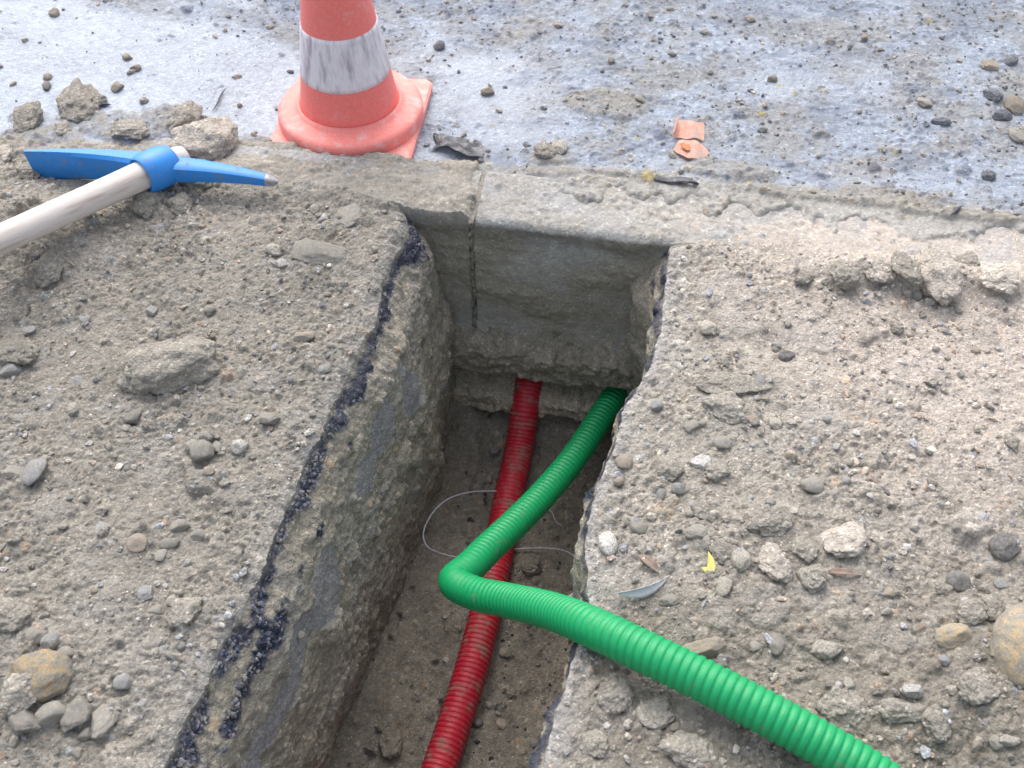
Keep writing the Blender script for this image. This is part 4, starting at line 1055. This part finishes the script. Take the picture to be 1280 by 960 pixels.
ADJ = {'grey': 'dusty grey', 'blue': 'bluish', 'pale': 'pale', 'white': 'whitish', 'pink': 'pinkish', 'ochre': 'ochre', 'brown': 'brown', 'dark': 'dark', 'tar': 'blackish', 'soil': 'dry earth', 'sand': 'sandy', 'damp': 'dull earth', 'deep': 'brown earth'}
MARKS = [(190, 215, 'pickaxe head'), (60, 280, 'pickaxe handle'), (445, 150, 'traffic cone'), (858, 175, 'orange plastic scraps'), (1250, 120, 'dark rubble'), (210, 450, 'biggest flattened clod'), (400, 318, 'flat grey stone'), (45, 590, 'upright bluish pebble'),
         (253, 565, 'little stone heap'), (53, 848, 'large ochre stone'), (232, 768, 'round crumbly lump'), (225, 670, 'four grey pebbles'), (15, 441, 'clod at the left edge'), (1165, 348, 'row of sandy clods'), (907, 513, 'flat dark clod'), (876, 581, 'white angular stone'),
         (1015, 609, 'oval grey pebble'), (803, 731, 'silvery leaf'), (887, 706, 'yellow leaf scrap'), (1056, 676, 'biggest pale clod'), (1264, 816, 'ochre boulder'), (1254, 685, 'dark squarish stone'), (1034, 815, 'pale angular stone'), (970, 433, 'light blue chip'),
         (1052, 886, 'crumbly half ball lump'), (760, 681, 'pale oval pebble'), (795, 880, 'damp clods below the conduit'), (575, 190, 'asphalt flap'), (100, 134, 'brown clod'), (682, 190, 'brown clod at the kerb')]
FMARKS = [(560, 650, 'wire loop'), (490, 930, 'brown clod on the trench floor'), (665, 710, 'dark clod on the trench floor'), (600, 800, 'lower red conduit'), (650, 560, 'upper red conduit')]
USED = set()
def small_label(x, y, d, k, mt, where, floor):
    qs = sorted(FMARKS if floor else MARKS, key=lambda m_: (m_[0] - x) ** 2 + (m_[1] - y) ** 2)
    noun = {'stone': 'stone', 'round': 'pebble', 'clod': 'lump'}[k]
    head = ('tiny ' if d < 11 else 'small ') + ADJ[mt] + ' ' + noun + ' '
    q = qs[0]; dx, dy = x - q[0], y - q[1]
    side = ('right of' if dx > 0 else 'left of') if abs(dx) > abs(dy) else ('in front of' if dy > 0 else 'behind')
    far = 'just ' if math.hypot(dx, dy) < 60 else ('well ' if math.hypot(dx, dy) > 130 else '')
    tries = [head + far + side + ' the ' + q[2]] + [head + 'between the %s and the %s' % (u_[2], v_[2]) for u_, v_ in ((qs[0], qs[1]), (qs[0], qs[2]), (qs[1], qs[2]), (qs[0], qs[3]))]
    for t in tries:
        if t not in USED and len(t.split()) <= 16: USED.add(t); return t
    return tries[0]
# pebbles nobody can tell apart one by one, kept to their own patch of ground
def pebbles(n, box, lab, grp, mats, sz, floor=False, seed=0, kinds=('stone', 'round', 'clod')):
    r = random.Random(seed); done = 0; tries = 0
    while done < n and tries < n * 20:
        tries += 1
        x = r.uniform(box[0], box[2]); y = r.uniform(box[1], box[3])
        p = px(x, y, -DEPTH if floor else 0); u, w = to_uw(p)
        l = float(np.interp(w, rows, lipL)); rr_ = float(np.interp(w, rows, lipR))
        if floor:
            if not (l + .12 < u < rr_ - .05) or w > -.12: continue
        elif l - .02 < u < rr_ + .02 and w < .01: continue
        elif 0 <= w <= KW + .01: continue
        elif w > KW and (p.x - CX) ** 2 + (p.y - CY) ** 2 < .045: continue
        if fbm2(np.array([u]), np.array([w]), 5, 2, 600 + seed)[0] < r.uniform(-.35, .15): continue
        d = sz[0] * (sz[1] / sz[0]) ** (r.random() ** 2.2)
        k = r.choice(kinds); mt = r.choice(mats[1] if k == 'clod' else mats[0])
        rock(x, y, d, d * r.uniform(.65, .95), mt, small_label(x, y, d, k, mt, lab, floor), k, r.uniform(.5, .8), .34, floor, r.uniform(0, 6.28), grp, 'clod' if k == 'clod' else 'pebble')
        done += 1
ES = ['grey', 'grey', 'pale', 'blue', 'pink', 'brown', 'grey']
pebbles(55, (-20, 300, 480, 980), 'on the soil', 'small lumps on the soil left of the trench', (ES, ['soil', 'soil', 'damp']), (8, 19), seed=1, kinds=('stone', 'clod', 'clod', 'stone', 'round'))
pebbles(70, (690, 320, 1290, 980), 'on the soil', 'small lumps on the soil right of the trench', (ES + ['white'], ['soil', 'sand', 'soil', 'damp']), (8, 21), seed=2, kinds=('stone', 'clod', 'clod', 'stone', 'round'))
pebbles(42, (-10, 5, 1290, 240), 'on the road', 'small stones on the muddy road', (['grey', 'dark', 'blue', 'pink', 'grey', 'pale', 'brown'], ['damp']), (6, 11), seed=3, kinds=('stone', 'stone', 'clod', 'clod'))
pebbles(30, (400, 560, 740, 980), 'in the trench', 'small lumps on the trench floor', (['dark', 'dark', 'brown', 'grey'], ['deep']), (7, 14), True, seed=4)

# gravel too fine to count: one mesh per ground
def gravel(name, n, area, rmin, rmax, cols, seed, zf, label, keep=None):
    r = np.random.default_rng(seed)
    u = area[0] + r.random(n) * (area[1] - area[0]); w = area[2] + r.random(n) * (area[3] - area[2])
    dens = fbm2(u, w, 6, 3, seed) * .9 + .45
    ok = r.random(n) < dens
    if keep is not None: ok &= keep(u, w)
    u, w = u[ok], w[ok]; n = len(u)
    bm = bmesh.new(); bmesh.ops.create_icosphere(bm, subdivisions=1, radius=1)
    V0 = np.array([v.co[:] for v in bm.verts]); F0 = np.array([[v.index for v in f.verts] for f in bm.faces]); bm.free()
    k = len(V0)
    rad = rmin * (rmax / rmin) ** (r.random(n) ** 2.4)
    V = V0[None] * (1 + .22 * r.normal(size=(n, k, 1)))
    sc = np.stack([1 + .3 * r.normal(size=n), 1 + .3 * r.normal(size=n), .65 + .2 * r.random(n)], 1).clip(.45, 1.8)
    V = V * sc[:, None, :] * rad[:, None, None]
    a = r.random(n) * 6.28; c, s = np.cos(a)[:, None], np.sin(a)[:, None]
    x, y = uw2xy(u, w)
    P = np.stack([V[..., 0] * c - V[..., 1] * s + x[:, None], V[..., 0] * s + V[..., 1] * c + y[:, None], V[..., 2] + (zf(u, w) + rad * .25)[:, None]], -1)
    cols = np.array(cols); C = cols[r.integers(0, len(cols), n)] * (1 + .15 * r.normal(size=(n, 1)))
    me = np_mesh(name, P, (F0[None] + (np.arange(n) * k)[:, None, None]).reshape(-1, 3), np.repeat(C[:, None], k, 1), np.full(n * k, .85), smooth_=False)
    return tag(link(name, me, M_EARTH), label, 'gravel', kind='stuff')
def outside(u, w): return ((u < np.interp(w, rows, lipL) - .004) | (u > np.interp(w, rows, lipR) + .004))
def inside(u, w): return (u > np.interp(w, rows, lipL) + .10) & (u < np.interp(w, rows, lipR) - .01)
SC = [SOIL_L, SOIL_L * 1.1, SOIL_L * .85, (.42, .40, .37), (.36, .37, .39), (.40, .33, .27), (.5, .47, .43), (.2, .2, .2)]
RC = [SOIL_R, SOIL_R * 1.12, SAND, SAND * .9, (.5, .48, .45), (.36, .37, .40), (.46, .37, .30), (.22, .21, .2)]
gravel('fine_gravel', 6500, (-1.15, -.15, -1.2, -.005), .0018, .0065, SC, 61, soil_z, 'fine crumbs and grit over the soil left of the trench', outside)
gravel('fine_gravel', 7500, (.15, 1.15, -1.2, .0), .0018, .0068, RC, 62, soil_z, 'fine crumbs and grit over the soil right of the trench', outside)
gravel('fine_gravel', 3000, (-.35, .4, -1.2, -.05), .0018, .0055, [FLOORC, FLOORC * 1.3, MOIST, (.03, .03, .035), (.3, .28, .26)], 63, floor_z, 'fine grit and black crumbs on the trench floor', inside)
gravel('fine_gravel', 8000, (-1.45, 1.35, KW + .01, 1.1), .0016, .0062, [(.20, .20, .22), (.30, .28, .25), (.36, .33, .29), (.14, .14, .16), (.42, .36, .30)], 64, road_z, 'fine stone grit strewn over the muddy road',
       lambda u, w: road.sample(rough_m, u, w) + .12 > np.random.default_rng(5).random(len(u)))
# black asphalt crumbs along the cut edge
def crumbs():
    r = np.random.default_rng(70); n = 5200
    bm = bmesh.new(); bmesh.ops.create_icosphere(bm, subdivisions=1, radius=1)
    V0 = np.array([v.co[:] for v in bm.verts]); F0 = np.array([[v.index for v in f.verts] for f in bm.faces]); bm.free(); k = len(V0)
    w = -r.random(n) * 1.15; d = np.abs(r.normal(size=n)) * .034 + .004
    ok = wallr.sample(tar.astype(np.float32), w, d) > .3
    w, d = w[ok], d[ok]; n = len(w)
    u = np.interp(w, rows, lipL) + inward(d, w, -1) + wallr.sample(wallr.H, w, d) * smooth(0, .02, d)
    x, y = uw2xy(u, w); rad = .0013 + .0034 * r.random(n) ** 2
    V = V0[None] * (1 + .3 * r.normal(size=(n, k, 1))) * rad[:, None, None]
    P = V + np.stack([x - .001 * E1[0], y - .001 * E1[1], -d - .0055], -1)[:, None, :]
    m_ = mat_stone('broken_asphalt', tuple(TAR), (.085, .115, .20), .32, .42, (.20, .19, .18), scale=90, bump=.5)
    me = np_mesh('asphalt_crumbs', P, (F0[None] + (np.arange(n) * k)[:, None, None]).reshape(-1, 3), smooth_=False)
    tag(link('asphalt_crumbs', me, m_), 'black asphalt crumbs along the cut left edge of the trench', 'asphalt', kind='stuff')
crumbs()

# ------------------------------------------------------------------ litter and scraps
def scrap(name, cx, cy, outline, mat, label, cat, curl=None, thick=.0012, lift=.002, tilt=(0, 0), res=None, rot=0, floor=False):
    """thin curved piece: outline in metres round its base point, curl gives its height"""
    p = rest(cx, cy, floor)
    bm = bmesh.new(); vs = [bm.verts.new((x, y, 0)) for x, y in outline]; bm.faces.new(vs)
    bmesh.ops.triangulate(bm, faces=bm.faces)
    bmesh.ops.subdivide_edges(bm, edges=bm.edges, cuts=3, use_grid_fill=True)
    bmesh.ops.triangulate(bm, faces=bm.faces)
    for v in bm.verts:
        v.co.z = (curl(v.co.x, v.co.y) if curl else 0) + .0006 * float(perlin2(np.array([v.co.x * 150]), np.array([v.co.y * 150]), 5)[0])
    r = bmesh.ops.solidify(bm, geom=bm.faces[:], thickness=thick)
    bmesh.ops.recalc_face_normals(bm, faces=bm.faces)
    me = bpy.data.meshes.new(name); bm.to_mesh(me); bm.free()
    for f in me.polygons: f.use_smooth = True
    o = tag(link(name, me, mat, None, (p.x, p.y, p.z + lift)), label, cat); o.rotation_euler = (tilt[0], tilt[1], rot)
    return o
M_PEEL = mat_worn('faded_orange_scrap', (.90, .55, .43), (.85, .70, .62), .5, .55, 60)
M_PEELD = mat_worn('orange_scrap_inside', (.52, .14, .03), (.5, .3, .2), .3, .5, 60)
def curled(name, cx, cy, wdt, lng, turn0, turn1, rad, rot, label, mat, twist=0):
    """strip of plastic pipe wall rolled about its long axis"""
    p = rest(cx, cy); n, m_ = 18, 14; V = []
    for i in range(n):
        a = turn0 + (turn1 - turn0) * i / (n - 1)
        for j in range(m_):
            t = j / (m_ - 1) - .5
            edge_ = 1 + .12 * math.sin(i * 1.7 + (3 if t > 0 else 0)) + .08 * math.sin(i * .8 + 2)
            V.append((math.sin(a) * rad, t * lng * edge_ + twist * i / n, rad - math.cos(a) * rad))
    F = grid_faces(n, m_)
    bm = bmesh.new(); vs = [bm.verts.new(v) for v in V]
    for f in F: bm.faces.new([vs[i] for i in f])
    bmesh.ops.solidify(bm, geom=bm.faces[:], thickness=.0016)
    bmesh.ops.recalc_face_normals(bm, faces=bm.faces)
    me = bpy.data.meshes.new(name); bm.to_mesh(me); bm.free()
    for f in me.polygons: f.use_smooth = True
    o = tag(link(name, me, mat, None, (p.x, p.y, p.z + .002)), label, 'plastic scrap'); o.rotation_euler = (0, 0, rot)
    return o
def plastic(cx, cy, shape, roll, rot, tilt, label, lift):
    """torn piece of pipe wall: outline shape(s, t), its left end rolled up by roll radians"""
    p = rest(cx, cy); n, m_ = 26, 14; bm = bmesh.new(); g = []
    for i in range(n):
        row = []
        for j in range(m_):
            x, y = shape(i / (n - 1), j / (m_ - 1)); z = .004 * math.sin(x * 70 + 1) + .0015 * math.sin(x * 210 + y * 90) + .10 * max(0, x) ** 1 * .4
            c = -.016
            if x < c and roll:
                r_ = .0105; a = min((c - x) / r_, roll); x, z = c - r_ * math.sin(a), z + r_ * (1 - math.cos(a))
            row.append(bm.verts.new((x, y, z)))
        g.append(row)
    for i in range(n - 1):
        for j in range(m_ - 1): bm.faces.new((g[i][j], g[i + 1][j], g[i + 1][j + 1], g[i][j + 1]))
    bmesh.ops.solidify(bm, geom=bm.faces[:], thickness=.0015); bmesh.ops.recalc_face_normals(bm, faces=bm.faces)
    me = bpy.data.meshes.new('plastic_scrap'); bm.to_mesh(me); bm.free()
    for f in me.polygons: f.use_smooth = True
    o = tag(link('plastic_scrap', me, M_PEEL, None, (p.x, p.y, p.z + lift)), label, 'plastic scrap'); o.rotation_euler = (tilt, 0, rot)
plastic(858, 168, lambda s_, t: (-.045 + .080 * s_ + .006 * (t - .5), (.022 - .050 * t) * (1 - .12 * s_) + .003 * math.sin(s_ * 9) * t), 2.6, R(-14), R(12), 'larger curled pale orange plastic scrap, on the road behind the other', .013)
plastic(864, 190, lambda s_, t: (-.034 + .070 * s_, (.016 - .036 * t) * (.35 + .9 * math.sin(math.pi * (.12 + .80 * s_))) - .006 * s_), 0, R(-30), R(14), 'smaller orange plastic scrap lying in front of the larger one', .010)
scrap('orange_flake', 860, 190, [(-.018, -.002), (-.012, .003), (-.007, .001), (-.002, .004), (.004, -.003), (.007, -.011), (.001, -.0135), (-.010, -.011)], M_PEELD, 'bright orange flake on the smaller plastic scrap', 'plastic scrap', None, .0012, .0150, (.24, .0), rot=R(-30))
M_ASPH = mat_stone('asphalt_sheet', (.06, .062, .075), (.16, .165, .18), .6, .35, (.36, .365, .38), 40, .5)
def flap():
    p = rest(572, 192); n, m_ = 22, 16; bm = bmesh.new(); g = []
    for i in range(n):
        row = []
        for j in range(m_):
            s, t = i / (n - 1), j / (m_ - 1)
            x = -.060 + .120 * s + .008 * math.sin(t * 5); y = -.012 + .062 * t + .010 * math.sin(s * 7) * (1 - t)
            z = .020 * (1 - t) ** 1.5 * math.sin(math.pi * min(1, max(0, (s - .05) / .95))) ** .8 + .002 + .0015 * math.sin(s * 23 + t * 9)
            row.append(bm.verts.new((x, y, z)))
        g.append(row)
    for i in range(n - 1):
        for j in range(m_ - 1): bm.faces.new((g[i][j], g[i + 1][j], g[i + 1][j + 1], g[i][j + 1]))
    bmesh.ops.solidify(bm, geom=bm.faces[:], thickness=.004); bmesh.ops.recalc_face_normals(bm, faces=bm.faces)
    me = bpy.data.meshes.new('asphalt_flap'); bm.to_mesh(me); bm.free()
    for f in me.polygons: f.use_smooth = True
    o = tag(link('asphalt_flap', me, M_ASPH, None, tuple(p)), 'lifted flap of muddy asphalt skin between the cone and kerb', 'asphalt'); o.rotation_euler = (0, 0, R(-16))
flap()
M_TARP = mat_stone('black_bitumen', tuple(TAR), (.06, .06, .08), .4, .12, scale=60, bump=.5)
scrap('bitumen_scrap', 846, 229, [(-.045, -.002), (-.02, .007), (.0, .010), (.02, .006), (.042, -.006), (.01, -.006), (-.015, -.005)], M_TARP, 'black bitumen scrap on the far kerb edge below the plastic scraps', 'bitumen', lambda x, y: .004 * math.sin(x * 60), .004, .004, rot=R(-10))
M_LEAFS = mat_worn('silvery_dead_leaf', (.74, .72, .74), (.45, .40, .36), .28, .5, 60)
M_LEAFB = mat_worn('brown_dead_leaf', (.19, .125, .095), (.27, .235, .20), .60, .55, 60)
M_LEAFY = mat_worn('yellow_leaf', (.52, .48, .12), (.45, .38, .25), .3, .5, 60)
def leaf(cx, cy, L_, Wd, rot, mat, label, lift=.004, fold=.5, tilt=(0, 0), floor=False):
    o = [(L_ * (t - .5), Wd * .5 * math.sin(math.pi * t ** .8)) for t in np.linspace(0, 1, 9)]
    o += [(L_ * (t - .5), -Wd * .5 * math.sin(math.pi * t ** .8)) for t in np.linspace(1, 0, 9)[1:-1]]
    return scrap('dead_leaf', cx, cy, o, mat, label, 'leaf', lambda x, y: fold * abs(y) + .10 * L_ * (1 - (2 * x / L_) ** 2), .0008, lift, tilt, rot=rot, floor=floor)
leaf(803, 731, .084, .017, R(20), M_LEAFS, 'curled silvery dead leaf above the green conduit', .003, 1.2, (R(62), 0))
leaf(812, 708, .045, .014, R(-48), M_LEAFB, 'brown dead leaf just above the silvery leaf', .003, .5)
scrap('yellow_leaf_scrap', 887, 708, [(.000, .022), (.005, .008), (.007, -.006), (.004, -.014), (-.006, -.013), (-.013, -.003), (-.004, -.002)], M_LEAFY, 'torn yellow leaf scrap on the soil right of the silvery leaf', 'leaf', lambda x, y: .004 * math.sin(x * 200), .0008, .005)
leaf(1054, 719, .050, .011, R(-6), M_LEAFB, 'brown bark sliver beside the dark lump', .003, .4)
leaf(548, 622, .034, .016, R(40), mat_worn('pale_rag', (.45, .42, .38), (.3, .26, .2), .4, .8, 40), 'pale scrap on trench floor at the wire loop', .012, .6, floor=True)
def sliver(x, y, L_, r_, rot, label):
    p = rest(x, y); t = np.linspace(-.5, .5, 12)
    path = np.stack([t * L_, .12 * L_ * np.sin(t * 3), .004 + .02 * L_ * np.cos(t * 3)], 1)
    o = tag(link('twig', tube_mesh('twig', path, r_ * np.cos(t * 2.9).clip(.15, 1), 8), M_TARP, None, tuple(p)), label, 'twig'); o.rotation_euler = (0, 0, rot)
sliver(275, 126, .085, .0022, R(66), 'thin dark twig standing out on the clay left of the cone')
sliver(262, 151, .030, .004, R(-50), 'short black twig behind the big pale clod')
sliver(129, 133, .034, .004, R(-12), 'short black twig right of the brown clod')
sliver(1195, 265, .040, .004, R(28), 'dark twig on the right end of the kerb')
